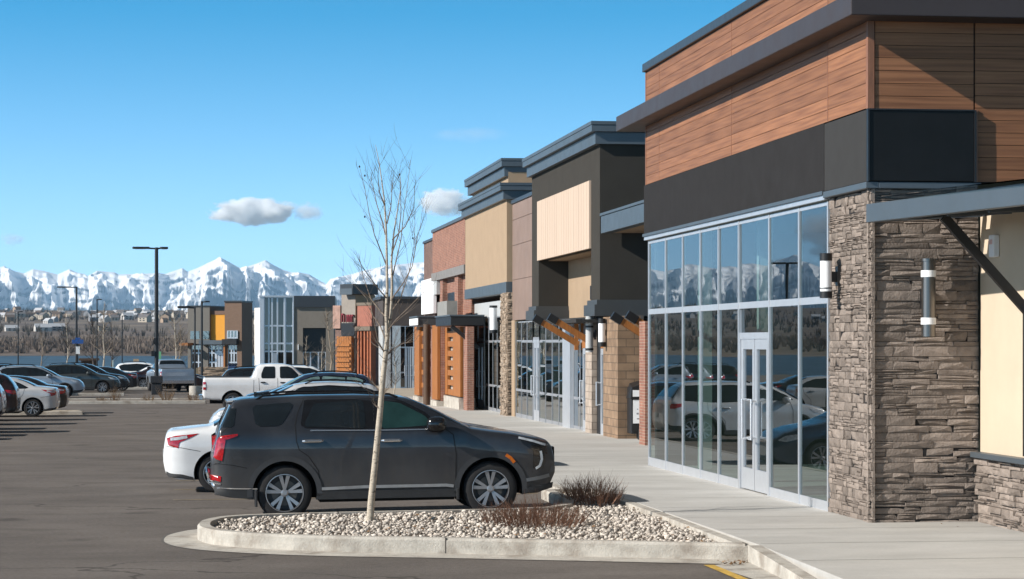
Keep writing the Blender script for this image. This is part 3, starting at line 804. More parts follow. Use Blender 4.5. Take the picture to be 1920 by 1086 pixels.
    c.strip('front_trim', [(4.42, .50), (4.62, .53), (4.76, .56)], .05, M('dull_silver', (.16, .17, .18), .4, metal=.5, var=.1), .012)
    gr = MB(); gr.prism([(4.80, -.55), (4.905, -.5), (4.915, 0), (4.905, .5), (4.80, .55)], .60, .95); gr.build('grille', m_trim, c.root, bevel=.02)
    c.mirror(3.12, 1.265, m_trim, .22, 1.3)
    c.handle(1.40, 1.105, m_chrome, .28); c.handle(2.51, 1.095, m_chrome, .28)
    c.rail([(.62, .74, 1.69), (.72, .74, 1.745), (1.2, .745, 1.77), (2.0, .745, 1.77), (2.5, .74, 1.745), (2.62, .74, 1.70)], .015, m_trim)
    an = MB(); an.prism([(.62, -.03), (.85, -.012), (.85, .012), (.62, .03)], 1.71, lambda p: 1.79 if p[0] < .7 else 1.745); an.build('roof_antenna', m_trim, c.root)
    return c.root
suv = build_main_suv()
SUV_ROT = R(0.4)
def put(root, P, rz, loc):
    """set a vehicle down so its local point P=(x, y) meets loc"""
    d = Vector((P[0] * math.cos(rz) - P[1] * math.sin(rz), P[0] * math.sin(rz) + P[1] * math.cos(rz)))
    root.rotation_euler = (0, 0, rz); root.location = (loc[0] - d.x, loc[1] - d.y, gz(loc[1]))
put(suv, (1.0, -.95), SUV_ROT, (1.29, 32.98)); suv.rotation_euler.y = -math.atan(.012)   # the stall rises toward the walk

# ---- other vehicle kinds
SEDAN = dict(L=4.86, W=.915, Wr=.57, tyre=.33, arch=.385, axles=(.90, 3.72), spokes=5, twin=.14, rimf=.7, rr=.42, rf=.8, e0=.72, e1=.6,
             top=[(0, .70), (.015, .90), (.05, 1.01), (.12, 1.055), (.4, 1.09), (.78, 1.13), (1.15, 1.30), (1.5, 1.41), (1.9, 1.46), (2.35, 1.465), (2.75, 1.42), (3.2, 1.22), (3.55, 1.05), (3.75, 1.0), (4.3, .91), (4.6, .82), (4.78, .70), (4.86, .55)],
             bot=[(0, .50), (.02, .36), (.08, .26), (.3, .21), (.8, .19), (4.2, .18), (4.6, .2), (4.8, .26), (4.86, .36)], belt=[(0, 1.0), (2, .985), (4.86, .92)])
XOVER = dict(L=4.62, W=.91, Wr=.63, tyre=.35, arch=.41, axles=(.98, 3.65), spokes=5, twin=.13, rimf=.68, rr=.32, rf=.7, e0=.76, e1=.62,
             top=[(0, .80), (.015, .96), (.06, 1.10), (.16, 1.28), (.36, 1.52), (.50, 1.60), (1.0, 1.66), (1.6, 1.68), (2.1, 1.665), (2.45, 1.61), (2.9, 1.40), (3.3, 1.18), (3.45, 1.12), (4.0, 1.04), (4.35, .94), (4.52, .80), (4.62, .62)],
             bot=[(0, .55), (.03, .40), (.12, .30), (.7, .24), (4.0, .24), (4.4, .27), (4.56, .36), (4.62, .46)], belt=[(0, 1.10), (2, 1.09), (4.62, 1.0)])
PICK = dict(L=5.85, W=1.0, Wr=.74, tyre=.40, arch=.47, axles=(1.22, 4.85), spokes=6, twin=0, rimf=.66, rr=.12, rf=.5, e0=.93, e1=.78, ts=.03,
            top=[(0, .95), (.012, 1.30), (.05, 1.375), (.2, 1.385), (1.95, 1.385), (2.02, 1.40), (2.10, 1.62), (2.18, 1.82), (2.35, 1.885), (2.8, 1.91), (3.3, 1.90), (3.65, 1.83), (4.0, 1.55), (4.3, 1.32), (4.4, 1.285), (5.2, 1.22), (5.6, 1.14), (5.76, .98), (5.82, .75), (5.85, .62)],
            bot=[(0, .62), (.05, .55), (.4, .50), (4.4, .42), (5.6, .40), (5.8, .48), (5.85, .52)], belt=[(0, 1.32), (2, 1.315), (4.3, 1.26), (5.85, 1.2)])
gapm = MATS['panel_gap']
def std_sedan(label, pm, kind='sedan'):
    c = Car(SEDAN, 'parked_sedan', label, 'sedan', pm, None)
    c.patch('window_surround', [(1.02, 1.05), (1.35, 1.22), (1.7, 1.345), (2.2, 1.385), (2.6, 1.36), (2.95, 1.22), (3.3, 1.03), (2.2, .995), (1.25, 1.01)], m_trim, .003, rnd=1, nz=12, nx=20)
    c.patch('window', [(1.12, 1.055), (1.42, 1.215), (1.72, 1.32), (2.12, 1.352), (2.12, 1.02), (1.3, 1.03)], m_cglass, .007, rnd=1)
    c.patch('window', [(2.22, 1.355), (2.58, 1.33), (2.9, 1.20), (3.18, 1.05), (2.22, 1.02)], m_cglass, .007, rnd=1)
    c.top_patch('windshield', 2.78, 3.48, .80, .66, m_cglass); c.top_patch('rear_window', .84, 1.46, .70, .80, m_cglass)
    c.patch('tail_light', [(.06, .92), (.16, .955), (.60, 1.0), (.42, .915), (.27, .85), (.25, .755), (.08, .80)], m_red, .008, nz=12, nx=10)
    c.strip('lamp_insert', [(.12, .905), (.24, .915), (.40, .945)], .05, m_clear, .012)
    c.patch('head_light', [(4.2, .80), (4.6, .76), (4.76, .66), (4.6, .64), (4.35, .70)], m_clear, .008)
    for P in ([(1.18, 1.02), (1.25, .8), (1.5, .55), (1.52, .26)], [(2.17, 1.02), (2.17, .26)], [(3.25, 1.0), (3.28, .8), (3.25, .26)]): c.strip('door_gap', P, .01, gapm)
    c.strip('bumper_gap', [(.05, .78), (.30, .76), (.62, .70)], .007, gapm)
    c.strip('sill_trim', [(1.45, .25), (3.4, .25)], .06, m_clad, .006); c.arch_lip(.012, m_well, .004)
    c.mirror(3.1, 1.0, pm); c.handle(1.55, .90, m_chrome if pm is not P_WHITE else pm, .2); c.handle(2.45, .89, m_chrome if pm is not P_WHITE else pm, .2)
    c.patch('bumper_valance', [(.06, .27), (.5, .22), (.5, .28), (.05, .36)], m_clad, .006, nz=3)
    pl = MB(); pl.box(-.012, .0, -.16, .16, .58, .70); pl.build('number_plate_holder', m_grey, c.root)
    return c.root
def std_xover(label, pm, cat='suv', name='parked_suv', glassm=None):
    c = Car(XOVER, name, label, cat, pm, None); gm = glassm or m_cglass
    c.patch('window_surround', [(.42, 1.44), (.8, 1.555), (1.6, 1.585), (2.2, 1.56), (2.6, 1.43), (3.0, 1.22), (3.12, 1.11), (1.2, 1.10), (.62, 1.14)], m_trim, .003, rnd=1, nz=12, nx=20)
    c.patch('window', [(.52, 1.42), (.82, 1.52), (1.08, 1.535), (1.08, 1.14), (.70, 1.16)], m_cglass, .007, rnd=1)
    c.patch('window', [(1.14, 1.54), (1.9, 1.55), (1.9, 1.13), (1.14, 1.13)], gm, .007, rnd=1)
    c.patch('window', [(1.98, 1.55), (2.2, 1.53), (2.55, 1.41), (2.95, 1.19), (2.98, 1.13), (1.98, 1.13)], gm, .007, rnd=1)
    c.top_patch('windshield', 2.50, 3.24, .80, .66, gm); c.top_patch('rear_window', .13, .37, .69, .78, m_cglass)
    c.patch('tail_light', [(.05, 1.06), (.42, 1.07), (.34, .98), (.16, .92), (.05, .92)], m_red, .009)
    c.patch('head_light', [(3.95, .94), (4.35, .88), (4.5, .77), (4.35, .76), (4.08, .82)], m_clear, .009)
    for P in ([(1.10, 1.12), (1.12, .9), (1.42, .6), (1.45, .3)], [(1.94, 1.12), (1.94, .3)], [(2.98, 1.1), (3.05, .85), (3.05, .3)]): c.strip('door_gap', P, .01, gapm)
    c.patch('sill_cladding', [(1.38, .24), (3.26, .24), (3.24, .36), (1.41, .36)], m_clad, .009, nz=3, nx=20); c.arch_lip(.05, m_clad, .008)
    c.patch('bumper_cladding', [(.03, .34), (.55, .27), (.58, .46), (.02, .52)], m_clad, .006, nz=4)
    c.patch('front_skid', [(4.08, .27), (4.52, .34), (4.56, .46), (4.12, .42)], m_clad, .008, nz=4)
    c.mirror(2.86, 1.10, pm); c.handle(1.45, .96, pm, .2); c.handle(2.3, .95, pm, .2)
    c.rail([(.7, .58, 1.60), (.8, .58, 1.675), (1.4, .58, 1.715), (2.0, .58, 1.695), (2.2, .58, 1.62)], .016, m_trim)
    pl = MB(); pl.box(-.012, .0, -.16, .16, .66, .78); pl.build('number_plate_holder', m_grey, c.root)
    return c.root
def std_pick(label, pm):
    c = Car(PICK, 'pickup_truck', label, 'pickup', pm, None)
    c.patch('window', [(2.38, 1.335), (2.95, 1.335), (2.95, 1.79), (2.50, 1.79), (2.38, 1.5)], m_cglass, .008, rnd=1)
    c.patch('window', [(3.14, 1.335), (3.98, 1.335), (3.92, 1.45), (3.62, 1.74), (3.5, 1.79), (3.14, 1.79)], m_cglass, .008, rnd=1)
    c.top_patch('windshield', 3.66, 4.26, .80, .68, m_cglass); c.top_patch('rear_window', 2.06, 2.20, .72, .80, m_cglass)
    bed = MB(); bed.prism([(.10, -.80), (1.92, -.80), (1.92, .80), (.10, .80)], 1.388, 1.396); bed.build('bed_cover', m_clad, c.root)
    c.patch('tail_light', [(.02, 1.20), (.14, 1.20), (.14, .90), (.02, .90)], m_red, .009, nz=6)
    c.strip('lamp_insert', [(.03, 1.05), (.14, 1.05)], .10, m_drl, .012, sub=4)
    c.patch('head_light', [(5.35, 1.10), (5.6, 1.06), (5.74, .96), (5.7, .86), (5.4, .92)], m_clear, .009)
    for P in ([(2.08, 1.36), (2.06, .6)], [(2.28, 1.34), (2.30, .9), (2.34, .55)], [(3.05, 1.34), (3.05, .5)], [(4.08, 1.28), (4.1, .5)]): c.strip('door_gap', P, .014, gapm)
    bp = MB(); bp.box(-.14, .02, -.96, .96, .50, .70); bp.build('rear_bumper', m_chrome, c.root, bevel=.03)
    c.arch_lip(.02, m_well, .006); c.mirror(3.95, 1.33, m_trim, .22); c.handle(2.45, 1.18, m_trim, .2); c.handle(3.25, 1.17, m_trim, .2)
    c.strip('sill_trim', [(1.9, .50), (4.2, .46)], .07, m_clad, .01)
    ch = MB(); ch.box(.3, 5.4, -.5, .5, .36, .52); ch.build('chassis', m_well, c.root)
    return c.root
def recolour(root, pm, base):
    def rec(o):
        if o.type == 'MESH':
            for sl_ in o.material_slots:
                if sl_.material == base:
                    sl_.link = 'OBJECT'; sl_.material = pm
        for ch in children(o): rec(ch)
    rec(root)
def set_glass(root, gm):
    for o in children(root):
        if o.name.split('.')[0] in ('window', 'windshield'):
            o.material_slots[0].link = 'OBJECT'; o.material_slots[0].material = gm

proto_s = std_sedan('white sedan with red tail light sticking out behind the graphite suv', P_WHITE)
put(proto_s, (.90, -.88), 0, (.42, 39.75))
proto_x = std_xover('silver crossover with its roof arch showing above the graphite suv', P_SILV)
put(proto_x, (2.3, -.88), R(180), (2.75, 61.4))
proto_p = std_pick('white crew cab pickup truck parked nose to the shops', P_WHITE)
put(proto_p, (1.22, -.97), 0, (1.25, 90.6))
def more(proto, base, pm, label, P, rz, loc, gl=None):
    o = copy_tree(proto); o['label'] = label; recolour(o, pm, base)
    if gl: set_glass(o, gl)
    put(o, P, rz, loc); return o
S_ = lambda pm, lab, px, y, rz=0, gl=None, front=True, x=None: more(proto_s, P_WHITE, pm, lab, (4.86 if front else 0, 0), R(rz), (x_at(px, y) if x is None else x, y), gl)
X_ = lambda pm, lab, px, y, rz=0, gl=None, front=True, x=None: more(proto_x, P_SILV, pm, lab, (4.62 if front else 0, 0), R(rz), (x_at(px, y) if x is None else x, y), gl)
T_ = lambda pm, lab, px, y, rz=0, gl=None, front=True, x=None: more(proto_p, P_WHITE, pm, lab, (5.85 if front else 0, 0), R(rz), (x_at(px, y) if x is None else x, y), gl)
m_lightglass = M('sky_painted_car_glass', (.10, .16, .16), .04, var=.6, scale=3, coat=.3)  # opaque glass; the daylight behind the windows is put into its colour
S_(P_BLUE, 'dark blue sedan with its bonnet peeking out past the graphite suv windscreen', 986, 44.6)
S_(P_BLUE, 'dark navy sedan whose low roof shows left of the young tree trunk', 760, 67.5)
X_(P_BLUE, 'dark blue suv facing away from the shops with side windows painted sky-pale', 448, 78.5, 180, m_lightglass)
X_(P_BLACK, 'black suv parked just beyond the white pickup cab', 606, 104, 0)
X_(P_WHITE, 'white suv roof beside the orange trellis of the brick shop', 668, 118, 0)
S_(P_BLACK, 'dark car parked at the end of the shop row beyond the white pickup', 640, 112, 0)
# left side of the lot
LY = 1.0
S_(P_SILV, 'silver sedan seen from the rear by the low concrete island', 111, 87.4, 180, None, False)
X_(P_RED, 'dark red suv seen from behind at the left edge of the lot', 36, 82.3, 180, None, False)
S_(P_BLACK, 'black sedan parked just beyond the silver sedan', 128, 91.5, 180, None, False)
X_(P_PALE, 'pale silver car cut off by the left edge of the photo', 9, 77.6, 180, None, False)
X_(P_PALE, 'silver blue wagon facing right toward the dry grass strip', 159, 121.3, 0)
X_(P_OLIVE, 'dark grey green boxy suv facing right beside the wagon', 226, 134.6, 0)
X_(P_BLACK, 'dark suv nosing out past the grey green suv', 243, 138.5, 0)
S_(P_BLACK, 'black car with a red tail lamp left of the tall lamp post', 259, 143, 180, None, False)
S_(P_WHITE, 'pale white sedan parked behind the tall lamp post', 214, 151, 180, None)
X_(P_WHITE, 'white suv parked behind the silver pickup', 346, 153, 0)
T_(P_PALE, 'silver grey pickup showing its tailgate right of the tall lamp post', 334, 137, 100, None, False)
X_(P_BLACK, 'black suv on the left behind the silver blue wagon roof', 112, 128, 0)
S_(P_RED, 'dark maroon car between the silver pickup and the concrete pole base', 388, 150, 0)
X_(P_BLACK, 'dark suv roof at the far left behind the wagon', 40, 135, 0)
proto_x.scale = (1, 1, .96); proto_p.scale = (.94, 1, 1); proto_p.location.x = .40
# beyond the frame on the left: they throw the shadow bars across the lane
for i, (y_, x_, pm) in enumerate([(73.0, -6.15, P_SILV), (70.2, -5.75, P_BLACK), (67.3, -6.35, P_WHITE), (64.2, -7.0, P_BLUE)]):
    (X_ if i % 2 else S_)(pm, ['silver sedan just outside the left edge', 'black suv just outside the left edge', 'white sedan just outside the left edge', 'blue suv just outside the left edge'][i], 0, y_, 180, None, False, x_)

# ------------------------------------------------------------------ building helpers (local frame: x along the front, y into the building)
def shop(name, label, fr, group=None, cat='shop building'):
    return thing(name, label, cat, (fr.o.x, fr.o.y, 0), fr.a, group)
def glazing(root, ts, zs, dep, mat_f=m_alum, mat_g=m_glass, fw=.05, fd=.05, skip=(), name='window', tilt=True, zrail=.08):
    """aluminium frame with one pane per cell; ts, zs: mullion and rail lines"""
    fb = MB()
    for t in ts: fb.box(t - fw / 2, t + fw / 2, dep, dep + fd, zs[0], zs[-1])
    for k, z in enumerate(zs):
        h = zrail
        for a, b in zip(ts[:-1], ts[1:]):
            if (round(a, 3), k) in skip: continue
            fb.box(a + fw / 2, b - fw / 2, dep + .012, dep + fd - .012, z - (0 if k == 0 else h / 2), z + (h * 1.6 if k == 0 else h / 2 if k < len(zs) - 1 else 0))
    fr = fb.build(name, mat_f, root)
    for i, (a, b) in enumerate(zip(ts[:-1], ts[1:])):
        for k, (c, d) in enumerate(zip(zs[:-1], zs[1:])):
            if (i, k) in skip: continue
            y0 = dep + fd * .45; e = random.uniform(-.006, .006) if tilt else 0; e2 = random.uniform(-.005, .005) if tilt else 0
            MB().add([(a, y0 + e, c), (b, y0 - e, c), (b, y0 - e + e2, d), (a, y0 + e + e2, d)], [(0, 1, 2, 3)]).build('pane', mat_g, fr)
    return fr
def door(root, t0, t1, z0, z1, dep, leaves=2, mat_f=m_alum, mat_g=m_glassd, handles=True):
    w_ = (t1 - t0) / leaves
    for k in range(leaves):
        a, b = t0 + k * w_ + .012, t0 + (k + 1) * w_ - .012
        fb = MB(); s_ = .13; y0, y1 = dep - .015, dep + .035
        fb.box(a, a + s_, y0, y1, z0 + .01, z1); fb.box(b - s_, b, y0, y1, z0 + .01, z1)
        fb.box(a + s_, b - s_, y0, y1, z0 + .01, z0 + .34); fb.box(a + s_, b - s_, y0, y1, z1 - .16, z1)
        d = fb.build('door', mat_f, root)
        MB().add([(a + s_, dep + .01, z0 + .3), (b - s_, dep + .01, z0 + .3), (b - s_, dep + .01, z1 - .14), (a + s_, dep + .01, z1 - .14)], [(0, 1, 2, 3)]).build('door_glass', mat_g, d)
        if handles:
            hx = (b - .085) if k == 0 and leaves == 2 else a + .085
            if leaves == 2: hx2 = hx - .20 if k == 0 else hx + .20
            else: hx2 = hx
            zc = z0 + 1.12
            hb = MB(); hb.tube([(hx, y0, zc - .28), (hx, y0 - .12, zc - .30), (hx2, y0 - .125, zc - .31), (hx2, y0 - .125, zc + .31), (hx, y0 - .12, zc + .30), (hx, y0, zc + .28)], .019, n=8)
            hb.build('handle', m_alum, d, smooth=True)
def ledger(t0, t1, z0, z1, dep, nrm=-1, axis='x', hs=(.05, .065, .08, .10, .12), lmin=.12, lmax=.50, seed=1, pr=(.0, .05)):
    """split-face stone veneer: one box per stone, laid in broken courses, standing out from the plane"""
    rnd = random.Random(seed); mb = MB(); z = z0
    while z < z1 - .01:
        band = min(z1 - z, rnd.choice(hs))
        if z1 - z - band < .04: band = z1 - z
        t = t0 - rnd.uniform(0, .3)
        while t < t1:
            ln = rnd.uniform(lmin, lmax); a, b = max(t, t0), min(t + ln, t1)
            if t1 - b < .06: b = t1; ln = b - t
            k = rnd.choice([1, 1, 1, 2, 2]); cuts = [0] + sorted(rnd.uniform(.3, .7) if k == 2 else rnd.uniform(.25, .75) for _ in range(k - 1)) + [1]
            if k == 3: cuts = [0, rnd.uniform(.28, .38), rnd.uniform(.62, .72), 1]
            for c0, c1 in zip(cuts[:-1], cuts[1:]):
                za, zb = z + band * c0, z + band * c1
                p = rnd.uniform(*pr); gp = .0026
                j = [rnd.uniform(-.012, .012) for _ in range(4)]
                x0, x1, za, zb = a + gp, b - gp, za + gp, zb - gp
                if b - a < .02: continue
                out4 = [(x0, p + j[0], za), (x1, p + j[1], za), (x1, p + j[2], zb), (x0, p + j[3], zb)]
                mid = ((x0 + x1) / 2 + rnd.uniform(-.03, .03), p + .012 + rnd.uniform(-.006, .012), (za + zb) / 2)
                back = [(x0 - .003, -.03, za - .003), (x1 + .003, -.03, za - .003), (x1 + .003, -.03, zb + .003), (x0 - .003, -.03, zb + .003)]
                vs = out4 + back + [mid]
                if axis == 'x': vs = [(q[0], dep + nrm * q[1], q[2]) for q in vs]
                else: vs = [(dep + nrm * q[1], q[0], q[2]) for q in vs]
                mb.add(vs, [(0, 1, 8), (1, 2, 8), (2, 3, 8), (3, 0, 8), (0, 4, 5, 1), (1, 5, 6, 2), (2, 6, 7, 3), (3, 7, 4, 0)])
            t += ln
        z += band
    return mb
def planks(t0, t1, z0, z1, dep, h, joints, axis='x', nrm=-1, seed=1, th=.02):
    rnd = random.Random(seed); mb = MB(); n = max(1, round((z1 - z0) / h)); hh = (z1 - z0) / n
    J = [t0] + [j for j in joints if t0 < j < t1] + [t1]
    for k in range(n):
        for a, b in zip(J[:-1], J[1:]):
            g_ = .0035; za, zb = z0 + k * hh + g_, z0 + (k + 1) * hh - g_; e = rnd.uniform(0, .003)
            y0, y1 = sorted((dep, dep + nrm * (th + e)))
            if axis == 'x': mb.box(a + .004, b - .004, y0, y1, za, zb)
            else: mb.box(y0, y1, a + .004, b - .004, za, zb)
    return mb

# ------------------------------------------------------------------ corner shop (wood, charcoal band, glass, stone pier)
# local x = Y0 - y ; local y = X - 8.6
fA = Front((8.6, 44.0), R(-90)); A = shop('corner_shop', 'large near corner shop with wood siding, charcoal band, tall glass front and stone pier', fA)
T = lambda y: 44.0 - y
tc_, te = T(29.16), T(44.0)                      # near corner, far end
ts = [T(y) for y in (43.88, 42.28, 40.77, 39.31, 37.92, 36.47, 34.48, 32.73, 31.18)]
zb = .17
skip = {(round(ts[5], 3), 0), (5, 0)}
wA = glazing(A, ts, [zb, 3.09, 4.43], 0.0, fw=.052, fd=.055, skip=skip, zrail=.10)
# door head and transom
hb = MB(); hb.box(ts[5] + .0375, ts[6] - .0375, .012, .088, 2.56, 2.66); hb.build('door_head', m_alum, wA)
MB().add([(ts[5], .05, 2.6), (ts[6], .052, 2.6), (ts[6], .05, 3.09), (ts[5], .048, 3.09)], [(0, 1, 2, 3)]).build('pane', m_glass, wA)
jb = MB()
for a in (ts[5] + .0375, ts[6] - .0975): jb.box(a, a + .06, .0, .09, zb, 2.56)
jb.build('door_jamb', m_alum, wA)
door(A, ts[5] + .10, ts[6] - .10, zb + .03, 2.56, .04)
# stone pier: side facing the lot, end wall
core = MB(); core.box(T(31.14), tc_ - .03, .03, 1.42, 0, 4.47); core.build('pier_core', m_dark, A)
ledger(T(31.14), tc_ + .03, .12, 4.47, .03, -1, 'x', seed=4, lmax=.38, pr=(.0, .026)).build('stone_veneer', m_stone, A)
ledger(-.02, 1.45, .12, 4.47, tc_ - .03, 1, 'y', seed=9, hs=(.06, .075, .09, .11, .13), lmin=.2, lmax=.60, pr=(.0, .032)).build('stone_veneer', m_stone, A)
# flashing ledge over the stone and glass head
fl = MB(); fl.box(T(31.16), tc_ + .07, -.07, .1, 4.475, 4.56); fl.box(tc_ - .04, tc_ + .07, .1, 1.46, 4.475, 4.56); fl.build('flashing', m_steel, A, bevel=.008)
hd = MB(); hd.box(te - .05, T(31.165), -.05, .1, 4.455, 4.52); hd.build('head_flashing', m_alum, A)
so_ = MB(); so_.box(te - .06, T(31.165), -.08, .1, 4.522, 4.572); so_.build('head_flashing', m_steel, A)
# charcoal band and lighter corner panel
bd = MB(); bd.box(te - .04, T(31.16), -.055, .2, 4.575, 5.50); bd.build('charcoal_band', m_dark, A, bevel=.006)
bd = MB(); bd.box(T(31.155), tc_ + .015, -.05, .2, 4.565, 5.485); bd.build('corner_panel', m_dark2, A, bevel=.006)
bp = MB(); bp.box(tc_ + .03, tc_ + .085, -.03, 1.36, 4.57, 5.475)
bp.build('black_sign_panel', m_black, A, bevel=.006)
bf = MB()
for (a, b, c, d) in ((-.05, -.03, 4.565, 5.49), (1.36, 1.385, 4.565, 5.49), (-.03, 1.36, 5.475, 5.495)): bf.box(tc_ + .025, tc_ + .10, a, b, c, d)
bf.build('sign_panel_frame', m_blackm, A)
# wood: front below the fascia, above it, and the end wall
J = [T(42.73), T(36.84), T(31.08)]
wl = MB(); wl.box(te, tc_ - .002, .0, .15, 5.5, 7.66); wl.box(tc_ - .16, tc_ - .004, .15, 8, 4.56, 7.66)
wl.build('wall', m_dark, A)
planks(te, tc_ - .05, 5.51, 6.66, -.001, .165, J, seed=2).build('wood_siding', m_wood, A)
planks(te, tc_, 6.90, 7.66, -.001, .165, J, seed=5).build('wood_siding', m_wood, A)
pk = planks(.06, 1.375, 5.50, 6.64, tc_ + .001, .165, [], 'y', 1, seed=3)
p2 = planks(1.39, 6, 4.57, 6.64, tc_ + .001, .165, [3.9], 'y', 1, seed=8); pk.add(p2.v, p2.f)
pk.build('wood_siding', m_wood, A)
m_wtrim = M('wood_trim', (.23, .10, .052), .5, var=.25, scale=3, stretch=(6, 6, 1))
for q in [(tc_ - .05, tc_ + .04, -.035, .05, 5.50, 6.64), (te - .03, te + .03, -.03, .0, 5.505, 7.66), (tc_ + .001, tc_ + .045, 1.386, 1.42, 4.57, 5.5)] + [(j - .012, j + .012, -.027, -.002, 5.505, 6.65) for j in J] + [(j - .012, j + .012, -.027, -.002, 6.905, 7.65) for j in J]:
    MB().box(*q).build('wood_trim', m_wtrim, A)
# bronze fascia slab and parapet cap
fs = MB(); fs.prism([(T(45.1), -.40), (T(28.62), -.40), (T(28.62), 8), (tc_ - .2, 8), (tc_ - .2, .2), (T(45.1), .2)], 6.62, 6.91)
fs.build('fascia', m_bronze, A, bevel=.012)
cp = MB(); cp.box(te - .08, tc_ + .08, -.08, .22, 7.665, 7.82); cp.box(tc_ - .22, tc_ + .08, .22, 8, 7.665, 7.82); cp.build('parapet_cap', m_cap, A, bevel=.01)
# shell, interior
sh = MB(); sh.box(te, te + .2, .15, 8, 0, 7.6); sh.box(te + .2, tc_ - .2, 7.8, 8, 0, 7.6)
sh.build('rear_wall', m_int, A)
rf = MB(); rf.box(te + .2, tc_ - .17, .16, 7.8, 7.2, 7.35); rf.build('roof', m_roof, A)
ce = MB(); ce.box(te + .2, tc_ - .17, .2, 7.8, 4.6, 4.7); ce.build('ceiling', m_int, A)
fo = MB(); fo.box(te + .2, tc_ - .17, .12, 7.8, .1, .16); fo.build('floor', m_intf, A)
for t_ in (1.1, 5.7, 11.9):
    c_ = MB(); c_.box(t_, t_ + .22, .75, .97, .16, 4.6); c_.build('interior_column', m_white, A)

# low cream wing toward the viewer
fW = Front((10.05, 29.10), R(-90)); W_ = shop('cream_wing', 'cream stucco low wing with a stone base beside the stone pier', fW)
b_ = MB(); b_.box(0, 14, .0, 6, 1.10, 4.12); b_.box(0, 14, .02, 6, .1, 1.0); b_.build('wall', m_beige, W_)
ledger(0, 14, .12, 1.02, -.0, -1, 'x', seed=21, pr=(.03, .09)).build('stone_veneer', m_stone, W_)
b_ = MB(); b_.box(-.0, 14, -.14, .0, 1.03, 1.10); b_.build('stone_cap', m_steel, W_, bevel=.008)
b_ = MB(); b_.box(1.66, 1.76, -.04, .0, 1.12, 3.0); b_.box(3.3, 3.4, -.04, .0, 1.12, 3.0); b_.box(1.76, 3.3, -.04, 0, 2.9, 3.0)
wf = b_.build('window', m_blackm, W_)
MB().box(1.76, 3.3, -.02, -.005, 1.12, 2.9).build('pane', m_glassd, wf)
b_ = MB(); b_.box(-.0, 14.05, .02, 6, 4.122, 4.15); b_.build('roof', m_cap, W_)
# entrance canopy on that wing
CN = thing('entrance_canopy', 'blue grey steel canopy with a glass roof and black braces over the cream wall', 'canopy', (8.46, 28.85, 0), R(-90 + 3))
# local x toward the viewer, local y toward the wall
b_ = MB(); b_.beam((0, .05, 4.14), (7, .05, 4.05), .10, .235); b_.build('front_beam', m_steel, CN, bevel=.01)
b_ = MB(); b_.beam((.05, .11, 4.14), (.05, 1.5, 4.22), .10, .22, (0, 0, 1)); b_.build('end_beam', m_steel, CN)
b_ = MB()
for k in range(1, 6): b_.beam((k * 1.25, .11, 4.10 - k * .028), (k * 1.25, 1.42, 4.18 - k * .028), .07, .14)
for yy in (.6, 1.1): b_.beam((.11, yy, 4.11 + yy * .05), (7, yy, 3.95 + yy * .05), .05, .10)
b_.build('rafter', M('canopy_underside', (.05, .058, .066), .5, metal=.3, var=.06), CN)
mg = glass('canopy_glass', (.62, .74, .72), 1.2, .1)
b_ = MB(); b_.add([(.35, -.10, 4.335), (7, -.10, 4.175), (7, 1.45, 4.265), (.35, 1.45, 4.425)], [(0, 1, 2, 3)]); b_.add([(.35, -.10, 4.32), (7, -.10, 4.16), (7, 1.45, 4.25), (.35, 1.45, 4.41)], [(3, 2, 1, 0)])
b_.build('glass_roof', mg, CN)
for k in (1.75, 5.0):
    b_ = MB(); b_.beam((k, .36, 4.03 - k * .014), (k, 1.50, 2.80), .07, .11); b_.build('brace', m_blackm, CN)
    b_ = MB(); b_.box(k - .08, k + .08, 1.47, 1.52, 2.64, 2.94); b_.build('brace_plate', m_blackm, CN)
b_ = MB(); b_.box(-.0, 7, .1, 1.5, 4.0, 4.012)
# wall lamps
def wall_lamp(name, label, loc, rz, r, z0, z1, mats, bands, br):
    t_ = thing(name, label, 'wall lamp', loc, rz)
    m_body, m_end = mats
    b = MB(); b.lathe([(.001, z0), (r, z0), (r, z1), (.001, z1)], n=20); b.build('lamp_body', m_body, t_, smooth=True, angle=50)
    for (a, c, mt, ex) in bands:
        b = MB(); b.lathe([(r * .5, a), (r + ex, a), (r + ex, c), (r * .5, c)], n=20); b.build('lamp_band', mt, t_, smooth=True, angle=50)
    b = MB(); b.box(-.035, .035, r * .8, br, (z0 + z1) / 2 - .09, (z0 + z1) / 2 + .05); b.box(-.06, .06, br - .015, br + .03, (z0 + z1) / 2 - .14, (z0 + z1) / 2 + .12); b.build('lamp_bracket', m_blackm, t_)
    return t_
wall_lamp('wall_lamp', 'white cylinder wall lamp with black caps on the sunlit side of the stone pier', (8.42, 30.6, 0), R(-90), .078, 3.12, 3.69, (m_lampw, m_blackm), [(3.10, 3.19, m_blackm, .006), (3.60, 3.70, m_blackm, .006), (3.225, 3.24, m_blackm, .004)], .16)
wall_lamp('wall_lamp', 'stainless tube wall lamp with two white bands on the dark end of the stone pier', (9.32, 28.98, 0), 0, .09, 2.58, 3.57, (m_stainless, m_blackm), [(2.735, 2.82, m_lampw, .006), (3.34, 3.425, m_lampw, .006), (3.54, 3.575, m_stainless, .012)], .14)
al = thing('alarm_box', 'small white alarm box high on the cream wall', 'alarm box', (10.05, 28.46, 0), R(-90))
b_ = MB(); b_.box(-.09, .09, -.085, 0, 3.58, 3.86); b_.build('housing', m_white, al, bevel=.015)
b_ = MB(); b_.box(-.05, .05, -.092, -.085, 3.74, 3.80); b_.build('lens', M('pinkish_lens', (.7, .45, .42), .3), al)

